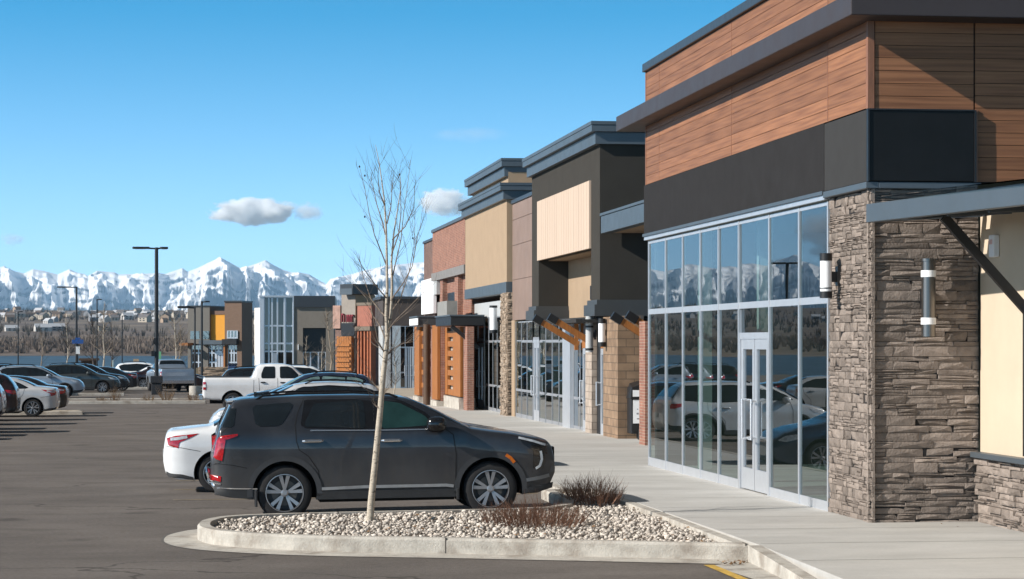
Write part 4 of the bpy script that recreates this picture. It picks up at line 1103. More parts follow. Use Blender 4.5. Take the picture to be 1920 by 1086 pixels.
# ------------------------------------------------------------------ charcoal shop with the beige board panel
fB = Front((10.5, 78.0), R(-90)); B = shop('charcoal_shop', 'charcoal stucco shop with beige board sign panel and blue grey two-step cornice', fB)
T = lambda y: 78.0 - y
a, b, c0, c1 = T(72.4), T(60.1), T(70.97), T(61.45)
b_ = MB()
b_.box(a, b, 0, .3, 6.8, 7.7); b_.box(a, c0, 0, .3, 3.25, 6.8); b_.box(c1, b, 0, .3, 3.25, 6.8); b_.box(c0, c1, .03, .3, 5.03, 6.8)
b_.box(b - .3, b, .3, 6, 3.25, 7.7); b_.box(a, a + .3, .3, 6, 3.25, 7.7)
b_.box(c0 - .25, c0, .3, .95, 3.25, 5.03); b_.box(c1, c1 + .25, .3, .95, 3.25, 5.03)
b_.build('wall', m_char, B)
b_ = MB(); b_.box(c0, c1, .92, 1.1, 3.1, 5.03); b_.build('recess_wall', m_tan, B)
b_ = MB(); b_.box(c0, c1, .305, .92, 5.0, 5.028); b_.build('recess_soffit', m_tan, B)
b_ = MB()
n = 44; wv = (c1 - c0) / n
for k in range(n): b_.box(c0 + k * wv + .002, c0 + (k + 1) * wv - .002, -.05 - .004 * (k % 2), .03, 5.01, 6.81)
b_.build('board_panel', m_board, B)
b_ = MB(); b_.box(4.05 + c0, 4.2 + c0, .90, .92, 3.75, 4.15); b_.build('vent', m_blackm, B)
def cornice(root, t0, t1, z0, z1, out_, ret, mat=m_steel, name='cornice', far=True):
    zm = z0 + (z1 - z0) * .52
    b = MB()
    for (o_, za, zb_) in ((out_ * .55, z0, zm), (out_, zm + .012, z1 - .1), (out_ * 1.06, z1 - .09, z1)):
        b.box(t0 - (o_ if far else 0), t1 + o_, -o_, .1, za, zb_); b.box(t1 - .1, t1 + o_, .1, ret, za, zb_)
    return b.build(name, mat, root)
cornice(B, a, b, 7.66, 8.24, .26, 6)
def skirt(root, t0, t1, d1, z0, z1, o_, mat):
    b = MB(); b.box(t0 - o_, t1 + o_, -o_, .28, z0, z0 + (z1 - z0) * .7); b.box(t0 - o_ * .55, t1 + o_ * .55, -o_ * .55, .28, z0 + (z1 - z0) * .7, z1)
    b.box(t1 - .2, t1 + o_, .28, d1, z0, z0 + (z1 - z0) * .7); b.box(t1 - .2, t1 + o_ * .55, .28, d1, z0 + (z1 - z0) * .7, z1)
    return b.build('skirt', mat, root)
m_skirt = M('skirt_metal', (.060, .064, .066), .5, metal=.2, var=.06)
skirt(B, a, c0, .95, 3.2, 3.62, .17, m_skirt); skirt(B, c1, b, 6, 3.2, 3.62, .17, m_skirt)
b_ = MB(); b_.box(a + .3, b - .3, 1.0, 6, 7.3, 7.45); b_.build('roof', m_roof, B)
b_ = MB(); b_.box(a + .1, b - .1, .1, 6, 3.16, 3.2); b_.build('soffit', m_dark2, B)
# brown metal panels toward the tan shop
b_ = MB(); zz = [3.25, 4.6, 5.75, 6.6, 7.15]
for k in range(4): b_.box(T(78.0), a - .31, .15, .4, zz[k] + .008, zz[k + 1] - .008)
b_.box(T(78.0), a - .31, .18, .42, 3.25, 7.1); b_.build('brown_panel', m_rust, B)
b_ = MB(); b_.box(T(78.0), a - .31, .10, .5, 7.15, 7.27); b_.build('parapet_cap', m_cap, B)
# storefront below
z0 = .05
glazing(B, [T(77.2), T(75.9), T(74.6), T(73.3)], [z0, .95, 2.55, 3.2], .15, m_alumd, fw=.035, fd=.035)
glazing(B, [T(71.9), T(70.6), T(69.3), T(68.0), T(66.7)], [z0, .95, 2.55, 3.2], .15, m_alumd, fw=.035, fd=.035)
fb = MB(); fb.box(T(73.3), T(71.9), .16, .24, 2.5, 2.6); fb.build('door_head', m_alum, B)
glazing(B, [T(73.3), T(71.9)], [2.55, 3.2], .15, m_alumd, fw=.035, fd=.035)
door(B, T(73.27), T(71.93), z0, 2.5, .19, 2)
b_ = MB(); b_.box(T(66.65), T(65.3), .05, .4, 0, 3.16); b_.build('aluminium_column', m_alum, B)
glazing(B, [T(65.3), T(64.2), T(63.5)], [z0, .95, 2.55, 3.16], .15, m_alumd, m_glassd, .035, .035)
b_ = MB(); b_.box(T(78.0), T(77.25), .12, .4, 0, 3.25); b_.build('trim_pier', m_tan, B)
door(B, T(63.45), T(62.3), z0, 2.35, .12, 2)
b_ = MB(); b_.box(T(63.5), T(62.25), .1, .16, 2.36, 2.62); b_.build('door_head', m_timber, B)
b_ = MB(); b_.box(T(62.2), T(61.2), -.03, .5, 0, 3.16); b_.build('pale_block_pier', m_blockd, B)
b_ = MB(); b_.box(T(61.15), T(60.55), .1, .4, 0, 3.16); b_.build('dark_infill', m_blackm, B)
door(B, T(60.5), T(59.6), z0, 2.35, .1, 1)
b_ = MB(); b_.box(T(60.5), T(59.6), .09, .15, 2.36, 2.6); b_.build('door_head', m_timber, B)
b_ = MB(); b_.box(T(59.5), T(57.4), -.02, .55, -.1, 3.16); b_.build('sandstone_pier', m_block, B)
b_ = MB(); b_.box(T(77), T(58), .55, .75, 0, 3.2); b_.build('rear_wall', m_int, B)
# timber brackets under the eaves, flat steel canopy they carry
for y_ in (64.3, 61.6):
    b_ = MB(); b_.beam((T(y_), -1.0, 3.13), (T(y_), .14, 2.45), .13, .16); b_.build('timber_bracket', m_timber, B)
    b_ = MB(); b_.beam((T(y_), -1.12, 3.2), (T(y_), -.9, 3.07), .17, .2); b_.build('bracket_cap', m_blackm, B)
    b_ = MB(); b_.box(T(y_) - .06, T(y_) + .06, .02, .12, 1.9 if False else 2.3, 3.1); b_.build('bracket_post', m_timber, B)
b_ = MB(); b_.box(T(66.0), T(60.6), -.55, .05, 3.03, 3.12); b_.build('steel_rail', m_dark2, B)
# link to the corner shop
fL = Front((10.5, 60.0), R(-90)); Lk = shop('link_shop', 'recessed link storefront between the charcoal shop and the corner shop, blue grey band on top', fL)
T = lambda y: 60.0 - y
b_ = MB(); b_.box(T(59.95), T(44.3), 0, .25, 5.33, 5.78); b_.build('band', m_steel, Lk, bevel=.01)
b_ = MB(); b_.box(T(59.95), T(44.3), -.03, .28, 5.785, 5.85); b_.build('band_cap', m_steel, Lk)
b_ = MB(); b_.box(T(59.95), T(44.3), .25, 1.3, 5.35, 5.42); b_.build('soffit', m_tan, Lk)
b_ = MB(); b_.box(T(57.3), T(44.3), 1.3, 1.5, 0, 5.42); b_.build('wall', m_char, Lk)
b_ = MB(); b_.box(T(56.6), T(55.6), 1.1, 1.3, 0, 3.1); b_.build('pale_pier', m_grey, Lk)
b_ = MB(); b_.box(T(53.9), T(53.2), -.15, .5, -.1, 3.0); b_.build('brick_pier', m_brick, Lk)
for y_ in (57.0, 55.0):
    b_ = MB(); b_.beam((T(y_), -.1, 3.1), (T(y_), 1.25, 2.25), .13, .16); b_.build('timber_bracket', m_timber, Lk)
    b_ = MB(); b_.beam((T(y_), -.24, 3.18), (T(y_), .0, 3.03), .17, .2); b_.build('bracket_cap', m_blackm, Lk)
wall_lamp('wall_lamp', 'grey tube wall lamp at the top of the sandstone pier', (10.36, 59.0, 0), R(-90), .09, 2.45, 3.1, (m_lampw, m_blackm), [(2.40, 2.52, m_blackm, .01), (3.0, 3.12, m_blackm, .01)], .14)
wall_lamp('wall_lamp', 'grey tube wall lamp beside the sandstone pier over the single door', (10.36, 60.9, 0), R(-90), .10, 2.25, 3.2, (m_grey, m_blackm), [(2.3, 2.36, m_blackm, .008), (2.9, 2.95, m_blackm, .008)], .14)
# wheeled bin
bn = thing('wheeled_bin', 'black wheeled bin with white poster on its front beside the sandstone pier', 'bin', (11.0 - .05, 57.0, gz(57) + .2), R(0))
b_ = MB(); b_.prism([(-.26, -.26), (.24, -.26), (.24, .30), (-.26, .30)], .14, 1.30); b_.build('bin_body', m_blackm, bn, bevel=.03)
b_ = MB(); b_.add([(-.28, -.30, 1.0), (.26, -.30, 1.0), (.26, .34, 1.0), (-.28, .34, 1.0), (-.26, -.34, 1.28), (.26, -.30, 1.46), (.26, .32, 1.5), (-.2, .32, 1.38)], [(0, 3, 2, 1), (4, 5, 6, 7), (0, 1, 5, 4), (1, 2, 6, 5), (2, 3, 7, 6), (3, 0, 4, 7)])
b_.build('bin_lid', m_blackm, bn, bevel=.02)
b_ = MB(); b_.box(-.21, .20, -.275, -.262, .40, .98); po = b_.build('poster', m_white, bn)
b_ = MB()
for (x, z, w2, h2) in [(-.1, .62, .05, .04), (0, .6, .04, .05), (.09, .63, .05, .04), (-.08, .5, .07, .03), (.06, .52, .06, .05), (-.1, .74, .03, .02), (.02, .73, .03, .03), (.0, .88, .04, .02)]: b_.box(x - w2 / 2, x + w2 / 2, -.278, -.2755, z, z + h2)
b_.build('poster_print', M('print_grey', (.25, .25, .27), .7), po)
b_ = MB(); b_.box(-.23, -.06, -.34, -.332, 1.06, 1.22); b_.build('notice', m_white, bn)
for x in (-.2, .18):
    b_ = MB(); b_.lathe([(.001, -.04), (.13, -.04), (.13, .04), (.001, .04)], (x * .2, -.24 if x < 0 else .28, .13), 'y' if False else 'x', 16); b_.build('caster', m_tyre, bn, smooth=True, angle=50)

# ------------------------------------------------------------------ tan stucco shop
fD = Front((10.5, 91.0), R(-90)); D = shop('tan_shop', 'tan stucco shop with stacked blue grey cornices and a rough stone pier', fD)
T = lambda y: 91.0 - y
a, b = T(90.4), T(78.3)
b_ = MB(); b_.box(a, b, 0, 6, 4.56, 7.35); b_.build('wall', m_tan, D)
cornice(D, a, b, 7.33, 7.88, .25, 6)
b_ = MB(); b_.box(a - .02, b + .02, -.03, 1.5, 4.18, 4.558); b_.build('steel_band', m_steel, D, bevel=.01)
b_ = MB(); b_.box(fD.t(886, .5), fD.t(953, .5), .5, 6, 7.8, 8.5); b_.build('upper_wall', m_tan, D)
fb = MB(); cornice(D, fD.t(884, .5), fD.t(952, .5), 8.35, 8.98, .25, 6).location = (0, .5, 0)
core = MB(); core.box(T(79.7), T(78.24), .02, 1.0, -.1, 4.18); core.build('pier_core', m_dark, D)
ledger(T(79.75), T(78.2), -.05, 4.2, 0, -1, 'x', seed=31, lmin=.14, lmax=.42, pr=(.0, .05)).build('stone_veneer', m_stone2, D)
ledger(-.0, .55, -.05, 4.2, T(78.22), 1, 'y', seed=33, lmin=.14, lmax=.42, pr=(.0, .05)).build('stone_veneer', m_stone2, D)
b_ = MB(); b_.box(T(89.9), T(79.8), .3, .36, 3.45, 4.0); b_.build('grey_transom', m_grey, D)
ts = [T(y) for y in (86.9, 85.6, 84.4, 83.2, 82.0, 80.9, 79.8)]
glazing(D, ts, [.02, .95, 2.55, 3.45], .3, m_alumd, fw=.035, fd=.035)
door(D, T(88.9), T(87.0), .02, 2.5, .33, 2)
glazing(D, [T(88.9), T(87.0)], [2.55, 3.45], .3)
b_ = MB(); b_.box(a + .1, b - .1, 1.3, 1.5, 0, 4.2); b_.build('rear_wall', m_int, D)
wall_lamp('wall_lamp', 'white tube wall lamp beside the rough stone pier of the tan shop', (10.38, 80.9, 0), R(-90), .13, 2.9, 3.75, (m_lampw, m_blackm), [(2.84, 2.95, m_blackm, .01), (3.72, 3.8, m_blackm, .01)], .3)

# ------------------------------------------------------------------ brick shop with timber trellises
fE = Front((10.5, 109.0), R(-90)); Eb = shop('brick_shop', 'red brick shop with orange timber trellis panels and black flat canopies', fE)
T = lambda y: 109.0 - y
b_ = MB(); b_.box(T(102.9), T(90.5), 0, 6, 5.55, 7.33); b_.build('brick_wall', m_brick, Eb)
b_ = MB(); b_.box(T(102.95), T(90.5), -.06, .2, 7.335, 7.46); b_.build('parapet_cap', m_steel, Eb)
b_ = MB(); b_.box(T(108), T(102.95), .12, 6, 3.2, 7.06); b_.build('dark_brick_wall', m_brickd, Eb)
b_ = MB(); b_.box(T(108.05), T(102.95), .06, .3, 7.065, 7.17); b_.build('parapet_cap', m_cap, Eb)
b_ = MB(); b_.box(T(103.0), T(90.5), -.05, .3, 5.2, 5.545); b_.build('stone_band', m_grey if False else M('grey_band', (.20, .19, .18), .7), Eb)
b_ = MB(); b_.box(T(108), T(90.5), .25, 6, -.3, 5.2); b_.build('lower_wall', m_brick, Eb)
for (y0, y1) in ((100.2, 99.2), (94.6, 93.4)):
    b_ = MB(); b_.box(T(y0), T(y1), .05, .25, 3.6, 5.2); b_.build('brick_pilaster', m_brick, Eb)
b_ = MB(); b_.box(T(99.0), T(95.0), .235, .25, 3.9, 4.6); b_.build('window', m_blackm, Eb)
b_ = MB(); b_.box(T(107.6), T(102.2), -.04, .1, 3.8, 5.35); b_.build('white_panel', m_white, Eb)
b_ = MB(); b_.box(T(102.2), T(101.0), -.02, .3, 4.6, 5.2); b_.build('grey_panel', m_grey, Eb)
def flat_canopy(y0, y1, x0, x1, z_, h, mat):
    b = MB(); b.box(T(y1), T(y0), x0 - 10.5, x1 - 10.5, z_, z_ + h); b.build('flat_canopy', mat, Eb, bevel=.01)
    b = MB(); b.box(T(y1) - .03, T(y0) + .03, x0 - 10.54, x1 - 10.5, z_ + h + .003, z_ + h + .06); b.build('canopy_cap', m_steel, Eb)
flat_canopy(97.0, 100.6, 9.30, 10.75, 3.22, .34, m_skirt)
flat_canopy(86.0, 91.4, 9.45, 10.7, 3.14, .34, m_blackm)
b_ = MB(); b_.box(T(100.7), T(96.95), -1.23, -1.205, 3.24, 3.52); b_.build('canopy_white_panel', m_white, Eb)  # plain white panel on the canopy's outer face
b_ = MB(); b_.box(fE.t(820, -.9), fE.t(838, -.9), -.9, -.5, 3.56, 4.1); b_.build('grey_sign_box', M('sign_grey', (.25, .24, .22), .6), Eb)
def trellis(root, t0, t1, y, z0, z1, rows):
    b = MB(); w_ = (t1 - t0) * .36
    b.box(t0, t0 + w_, y, y + .1, z0, z1); b.box(t1 - w_, t1, y, y + .1, z0, z1)
    h = (z1 - z0) / rows
    for k in range(rows): b.box(t0 + w_, t1 - w_, y + .015, y + .085, z0 + k * h, z0 + k * h + h * .58)
    b.build('timber_trellis', m_timber, root)
    MB().box(t0 + .05, t1 - .05, y + .14, y + .5, z0 - .5, z1).build('pale_core', m_blockd, root)
    MB().box(t0 - .05, t1 + .1, y - .06, y + .55, -.3, z0 - .05).build('plinth', m_kerb, root)
tE = lambda p: fE.t(p, -.6)
trellis(Eb, tE(826), tE(863), -.6, .48, 3.1, 7)
MB().box(tE(818.5), tE(825), -.55, 0, -.1, 3.1).build('brick_pier', m_brick, Eb)
MB().box(tE(864), tE(871), -.5, -.25, -.1, 3.1).build('brick_pier', m_brick, Eb)
for (p0, p1, y_) in ((777, 786, -.9), (810.5, 820, -.9)):
    MB().box(fE.t(p0, y_), fE.t(p1, y_), y_, y_ + .12, .25, 3.2).build('timber_board', m_timber, Eb)
    MB().box(fE.t(p0, y_) - .1, fE.t(p1, y_) + .1, y_ + .14, y_ + .5, -.1, 3.2).build('brick_pier', m_brick, Eb)
    MB().box(fE.t(p0, y_) - .1, fE.t(p1, y_) + .15, y_ - .05, y_ + .52, -.3, .2).build('plinth', m_kerb, Eb)
b_ = MB()
for k in range(5): b_.box(fE.t(786.5, -.8), fE.t(794, -.8), -.8, -.7, .6 + k * .55, .8 + k * .55)
b_.build('timber_slat', m_timber, Eb)
MB().tube([(fE.t(800, -1.1), -1.1, -.2), (fE.t(800, -1.1), -1.1, 3.25)], .14, 12).build('round_post', m_timberd, Eb, smooth=True)
MB().beam((T(86.2), -1.0, 3.12), (T(86.2), .0, 2.3), .1, .14).build('brace', m_blackm, Eb)

# ------------------------------------------------------------------ shops at the far end
def zed(fr, px, y, dep=0): return fr.z(px, y, dep)
# dark flat-roofed shop facing the viewer
fF = Front((x_at(718, 140), 140), 0); Fs = shop('dark_roof_shop', 'low dark brown shop with grey glass front behind the young tree', fF)
gF = gz(140) + .1; zt = zed(fF, 740, 561); zr = zed(fF, 740, 611); xr = fF.t(830)
b_ = MB(); b_.box(0, xr, 0, 6, zr, zt); b_.build('roof_band', M('dark_brown_cladding', (.060, .048, .044), .8, var=.1), Fs)
b_ = MB(); b_.box(-.15, xr, -.12, 6.1, zt + .002, zt + .16); b_.build('parapet_cap', m_cap, Fs)
b_ = MB(); b_.box(-.02, .45, -.04, 3, gF - .2, zr - .002); b_.build('wall', m_grey, Fs)
b_ = MB(); b_.box(fF.t(736), fF.t(751), -.05, .3, gF - .2, zr - .002); b_.build('pale_column', M('pale_blue_panel', (.36, .42, .46), .6), Fs)
zz = [gF, gF + 1.0, gF + 2.5, zr - .01]
glazing(Fs, [.45] + [fF.t(p) for p in (727, 736)], zz, .1, mat_g=m_glassd, tilt=False)
glazing(Fs, [fF.t(p) for p in (751, 760, 776, 786, 800, 815)], zz, .1, mat_g=m_glassd, skip={(1, 0), (1, 1), (round(fF.t(760), 3), 0), (round(fF.t(760), 3), 1)}, tilt=False)
door(Fs, fF.t(760.5), fF.t(775.5), gF, gF + 2.45, .12, 2)
b_ = MB(); b_.box(.5, xr, 2.5, 2.7, gF - .2, zr); b_.build('rear_wall', m_int, Fs)
# brick and timber row turned toward the lane
fG = Front((x_at(697, 160), 160), R(-58)); G = shop('timber_shop', 'brick shop with a capped tower, red letters and orange timber lattice at the far end', fG)
tg = lambda p: fG.t(p); gG = gz(165)
zc1 = zed(fG, 683, 573)
b_ = MB(); b_.box(tg(670), 0, 0, 7, zed(fG, 683, 612), zc1); b_.build('coral_wall', M('coral_stucco', (.30, .115, .08), .85, var=.1), G)
b_ = MB(); b_.box(tg(670) - .05, .05, -.05, 7, zc1, zc1 + .2); b_.box(tg(669), .05, -.2, .5, zed(fG, 683, 620), zed(fG, 683, 612) - .01); b_.build('grey_band', M('band_taupe', (.15, .12, .09), .7), G)
b_ = MB(); b_.box(tg(671), -.02, .3, 7, gG - .3, zed(fG, 683, 620)); b_.build('brick_wall', m_brickd, G)
for p in (672, 677.5, 684, 690, 695):
    b_ = MB(); b_.box(tg(p), tg(p + 2.6), -.1, .3, gG - .3, zed(fG, p, 620)); b_.build('red_post', M('red_timber', (.30, .09, .035), .7, var=.15), G)
zt = zed(fG, 660, 533)
b_ = MB(); b_.box(tg(638), tg(664), .10, 1.7, gG, zed(fG, 650, 552)); b_.build('tower_wall', M('taupe_panel', (.24, .21, .18), .7, var=.08), G)
b_ = MB(); b_.box(tg(664) - .5, tg(664) + .02, .12, 1.8, zed(fG, 664, 600), zed(fG, 664, 553)); b_.build('tower_side', m_tan, G)
b_ = MB(); b_.box(fG.t(637, -.45), fG.t(661, -.45), -.45, 1.75, zed(fG, 650, 553), zt); b_.build('tower_cap', m_cap, G, bevel=.05)
b_ = MB(); b_.box(fG.t(637, -.45) + .05, fG.t(661, -.45) - .05, -.48, -.40, zed(fG, 650, 553), zt - .3); b_.build('painted_lit_cap_face', m_steel, G)  # lighter sheet on the dark cap: its sunlit side put in as colour
b_ = MB(); b_.box(tg(624), tg(638) - .01, .0, 3, zed(fG, 632, 616), zed(fG, 632, 573)); b_.build('pink_brick_wall', brick('pink_brick', (.36, .2, .16), (.3, .17, .14), (.3, .25, .2)), G)
b_ = MB(); b_.box(tg(624), tg(638) - .01, .2, 3, gG - .3, zed(fG, 632, 616)); b_.build('lower_wall', m_brickd, G)
b_ = MB(); b_.box(tg(639), tg(664), .02, .095, zed(fG, 650, 630), zed(fG, 650, 606)); b_.build('dark_sign_band', m_blackm, G)
for k, p in enumerate((641.5, 646, 651, 655.5, 660)):
    b_ = MB(); zA, zB = zed(fG, p, 604), zed(fG, p, 590 - 2 * (k == 0)); t0 = tg(p); w_ = tg(p + 3.2) - t0
    b_.box(t0, t0 + w_ * .3, -.08, .05, zA, zB)
    if k != 1: b_.box(t0 + w_ * .3, t0 + w_, -.08, .05, zB - .12, zB)
    if k in (0, 2, 4): b_.box(t0 + w_ * .3, t0 + w_, .95, 1.15, (zA + zB) / 2, (zA + zB) / 2 + .12)
    if k in (2, 3): b_.box(t0 + w_ * .7, t0 + w_, -.08, .05, zA, zB - .12)
    b_.build('sign_letter', M('red_letter', (.20, .025, .035), .5), G)
b_ = MB()
for k in range(6): t0 = tg(639) + (tg(665) - tg(639)) * k / 6; b_.box(t0, t0 + .35, -.35, -.1, gG - .3, zed(fG, 652, 631))
for k in range(8): zA = gG + .2 + k * .36; b_.box(tg(639), tg(665), -.45, -.36, zA, zA + .16)
b_.build('timber_lattice', m_timber, G)
# glass corner shop
m_glassf = glass('smoked_glass', (.10, .12, .13), .75, .03)
fH = Front((x_at(488, 200), 200), R(-4)); H = shop('glass_tower_shop', 'dark box shop with a tall curtain glass corner behind the white pickup', fH)
gH = gz(200); th = lambda p: fH.t(p); zt = zed(fH, 520, 557)
b_ = MB(); b_.prism([(th(475), 2.2), (th(489), -.02), (th(489), 2.2)], gH, zed(fH, 488, 577)); b_.build('white_wall', M('white_stucco', (.75, .72, .66), .9, var=.05), H)
b_ = MB(); b_.box(-.03, th(495), -.06, .6, gH, zt); b_.box(th(549.4), th(551), -.2, .6, gH, zt); b_.box(th(533), th(535), -.06, .5, gH, zt); b_.build('silver_column', m_alum, H)
b_ = MB(); b_.box(-.1, th(551.2), -.15, 12, zt, zt + .12); b_.build('roof', m_alum, H)
ps = (495, 504, 510, 520, 533); zs = [gH, zed(fH, 515, 659), zed(fH, 515, 644), zed(fH, 515, 611), zt]
glazing(H, [th(p) for p in ps], zs, .1, mat_g=m_glassf, fw=.13, zrail=.14, tilt=False)
glazing(H, [th(535), th(549.4)], zs, .1, mat_g=m_glassf, fw=.13, zrail=.14, tilt=False)
door(H, th(510.5), th(519.5), gH, zed(fH, 515, 662), .0, 2)
b_ = MB(); b_.box(.3, th(550), 3, 3.2, gH, zt); b_.build('rear_wall', m_int, H)
m_taupe = M('taupe_stucco', (.20, .175, .145), .9, var=.06)
b_ = MB(); zA, zB = zed(fH, 590, 660), zed(fH, 590, 615)
b_.box(th(551.2), th(568), -.1, 15, gH, zed(fH, 590, 576)); b_.box(th(611), th(626), -.1, 15, gH, zed(fH, 590, 576)); b_.box(th(568), th(611), -.1, 15, zB, zed(fH, 590, 576)); b_.box(th(568), th(611), 1.2, 15, zA, zB)
b_.build('wall', m_taupe, H)
b_ = MB(); b_.box(th(551.2), th(626) + .1, -.3, 15, zed(fH, 590, 576), zed(fH, 590, 555)); b_.build('roof_band', m_cap, H)
b_ = MB(); b_.box(th(568), th(611), .4, .5, zA + .01, zB - .01); b_.build('dark_opening', m_blackm, H)
glazing(H, [th(p) for p in (568, 582, 597, 611)], [gH, zA], .1, mat_g=m_glassd, fw=.12, tilt=False)
b_ = MB(); b_.box(th(558.5), th(560), -.3, -.1, zed(fH, 559, 656), zed(fH, 559, 646)); b_.build('wall_light', m_lampw, H)
# yellow panel shop
fI = Front((x_at(352, 236), 236), R(-20)); I = shop('yellow_shop', 'grey and brown shop with a bright yellow panel, far left end of row', fI)
ti = lambda p: fI.t(p); gI = gz(230) + .3
b_ = MB(); b_.box(0, ti(393), 0, 12, zed(fI, 370, 645), zed(fI, 370, 575)); b_.box(0, ti(357.5), 0, 12, gI - .8, zed(fI, 370, 645)); b_.box(ti(378), ti(390), 0, 12, gI - .8, zed(fI, 370, 645)); b_.build('grey_tower', M('warm_grey_stucco', (.155, .145, .13), .9, var=.06), I)
b_ = MB(); b_.box(-.1, ti(393) + .1, -.1, 12, zed(fI, 370, 575), zed(fI, 370, 573)); b_.build('parapet_cap', m_cap, I)
b_ = MB(); b_.box(ti(393), ti(425), .35, 2, zed(fI, 408, 640), zed(fI, 408, 590)); b_.build('yellow_panel', M('yellow_panel', (.72, .32, .03), .7, var=.03), I)
b_ = MB(); b_.box(ti(393), ti(425), .3, 2, zed(fI, 408, 590), zed(fI, 408, 583)); b_.build('panel_cap', M('brown_cap', (.17, .10, .07), .7), I)
b_ = MB(); zt3 = zed(fI, 440, 567)
b_.box(ti(425), ti(457), -.6, 2.7, zed(fI, 440, 646), zt3); b_.box(ti(425), ti(431), -.6, 2.7, gI - .8, zed(fI, 440, 646)); b_.box(ti(448), ti(457), -.6, 2.7, gI - .8, zed(fI, 440, 646)); b_.build('brown_tower', M('brown_wood_panel', (.17, .105, .07), .75, var=.15, stretch=(1, 1, 8)), I)
b_ = MB(); b_.box(ti(424.5), ti(457.6), -.7, 2.8, zt3, zt3 + .15); b_.build('parapet_cap', m_cap, I)
b_ = MB(); b_.box(ti(379), ti(425), -1.0, .3, zed(fI, 408, 646), zed(fI, 408, 638)); b_.build('canopy', m_steel, I)
b_ = MB(); b_.box(ti(424), ti(451), -1.3, -.62, zed(fI, 440, 646), zed(fI, 440, 636)); b_.build('dark_canopy', m_blackm, I)
b_ = MB(); b_.box(ti(346), ti(362), -1.5, .0, zed(fI, 352, 648), zed(fI, 352, 643)); b_.build('timber_canopy', m_timber, I)
b_ = MB(); b_.box(ti(357), ti(374), -.02, .0, zed(fI, 365, 636), zed(fI, 365, 621)); b_.box(ti(381), ti(393), -.02, .0, zed(fI, 387, 636), zed(fI, 387, 621)); b_.build('dark_window', m_glassd, I)
glazing(I, [ti(p) for p in (431, 437, 443, 449)], [zed(fI, 440, 635), zed(fI, 440, 620)], -.72, mat_g=m_glassd, fw=.12, tilt=False)
zI = [gI, gI + .95, zed(fI, 405, 662), zed(fI, 405, 647)]
glazing(I, [ti(p) for p in (390, 396, 403)], zI, .2, mat_g=m_glassd, fw=.14, zrail=.14, tilt=False)
glazing(I, [ti(p) for p in (416, 424)], zI, .2, mat_g=m_glassd, fw=.14, zrail=.14, tilt=False)
glazing(I, [ti(403), ti(409), ti(416)], zI[2:], .2, mat_g=m_glassd, fw=.14, zrail=.14, tilt=False)
door(I, ti(403.2), ti(415.8), gI, zI[2], .2, 2, handles=False)
glazing(I, [ti(p) for p in (358, 364, 371, 378)], zI, .2, mat_g=m_glassd, fw=.12, zrail=.12, tilt=False)
glazing(I, [ti(p) for p in (431, 437, 442, 448)], zI, -.5, mat_g=m_glassd, fw=.14, zrail=.14, tilt=False)
b_ = MB(); b_.box(.2, ti(456), 2.2, 2.4, gI - .8, zed(fI, 405, 645)); b_.build('rear_wall', m_int, I)
b_ = MB(); b_.box(ti(423.5), ti(426.5), -.75, .2, gI - .8, zed(fI, 424, 648)); b_.build('timber_post', m_timber, I)
rw = thing('retaining_wall', 'low tan boulder retaining wall in front of the yellow panel shop', 'wall', (x_at(372, 214), 214, 0), R(-12))
ledger(0, 3.0, gz(214) - .2, gz(214) + .95, 0, -1, 'x', seed=55, lmin=.4, lmax=.9, pr=(.0, .12)).build('stone_face', m_stone2, rw)
b_ = MB(); b_.box(-.4, 3.1, .04, 3, gz(214) - .3, gz(214) + .85); b_.build('earth_fill', m_field, rw)
bb = thing('blue_bin', 'dark blue recycling bin beside the low boulder wall', 'bin', (x_at(436, 205), 205, gz(205)), R(-8))
b_ = MB(); b_.prism([(-.36, -.36), (.36, -.36), (.36, .36), (-.36, .36)], .0, 1.15); b_.build('bin_body', M('blue_plastic', (.012, .035, .10), .5), bb, bevel=.06)
b_ = MB(); b_.box(-.4, .4, -.42, .4, 1.16, 1.32); b_.build('bin_lid', M('dark_blue_plastic', (.008, .016, .04), .5), bb, bevel=.05)

# ------------------------------------------------------------------ lamps, signs, posts
def lamp_post(label, px, ybase, ytop, heads, r=.09, base=None, Y=None):
    p = ground_at(px, ybase) if Y is None else Vector((x_at(px, Y), Y, gz(Y)))
    h = z_at(px, ytop, p.y) - p.z
    t_ = thing('lamp_post', label, 'lamp post', p, 0, 'parking lot lamp posts')
    MB().tube([(0, 0, 0), (0, 0, h)], [r, r * .8], 10).build('pole', m_blackm, t_, smooth=True, angle=60)
    for d in heads:
        b = MB(); b.beam((0, 0, h - .07), (d * .35, 0, h - .05), .07, .09); a = b.build('arm', m_blackm, t_)
        b = MB(); b.prism([(d * .3, -.12), (d * .45, -.17), (d * 1.0, -.14), (d * 1.05, 0), (d * 1.0, .14), (d * .45, .17), (d * .3, .12)][::1 if d > 0 else -1], h - .09, h + .03); hd = b.build('lamp_head', m_blackm, t_, bevel=.02)
        b = MB(); b.box(min(d * .5, d * .95), max(d * .5, d * .95), -.1, .1, h - .105, h - .092); b.build('lens', m_lampw, hd)
    if base == 'cabinet':
        b = MB(); b.box(-.28, .28, -.25, .25, 0, .62); b.box(-.33, .33, -.3, .3, .63, 1.02); b.build('base_cabinet', M('dark_cabinet', (.018, .020, .024), .6, var=.15), t_, bevel=.03)
        MB().box(-.16, .0, -.16, -.06, 2.75, 3.1).build('control_box', m_blackm, t_); MB().box(-.28, -.1, -.14, -.08, 2.1, 2.4).build('control_box', m_blackm, t_)
    if base == 'drum':
        MB().lathe([(.001, -.1), (.31, -.1), (.31, .5), (.001, .5)], n=24).build('concrete_base', m_kerb, t_, smooth=True, angle=50)
    return t_
lamp_post('tall black twin-head lamp post rising beside the silver pickup', 293.5, 740, 464, (-1.25, .6), .12, 'cabinet')
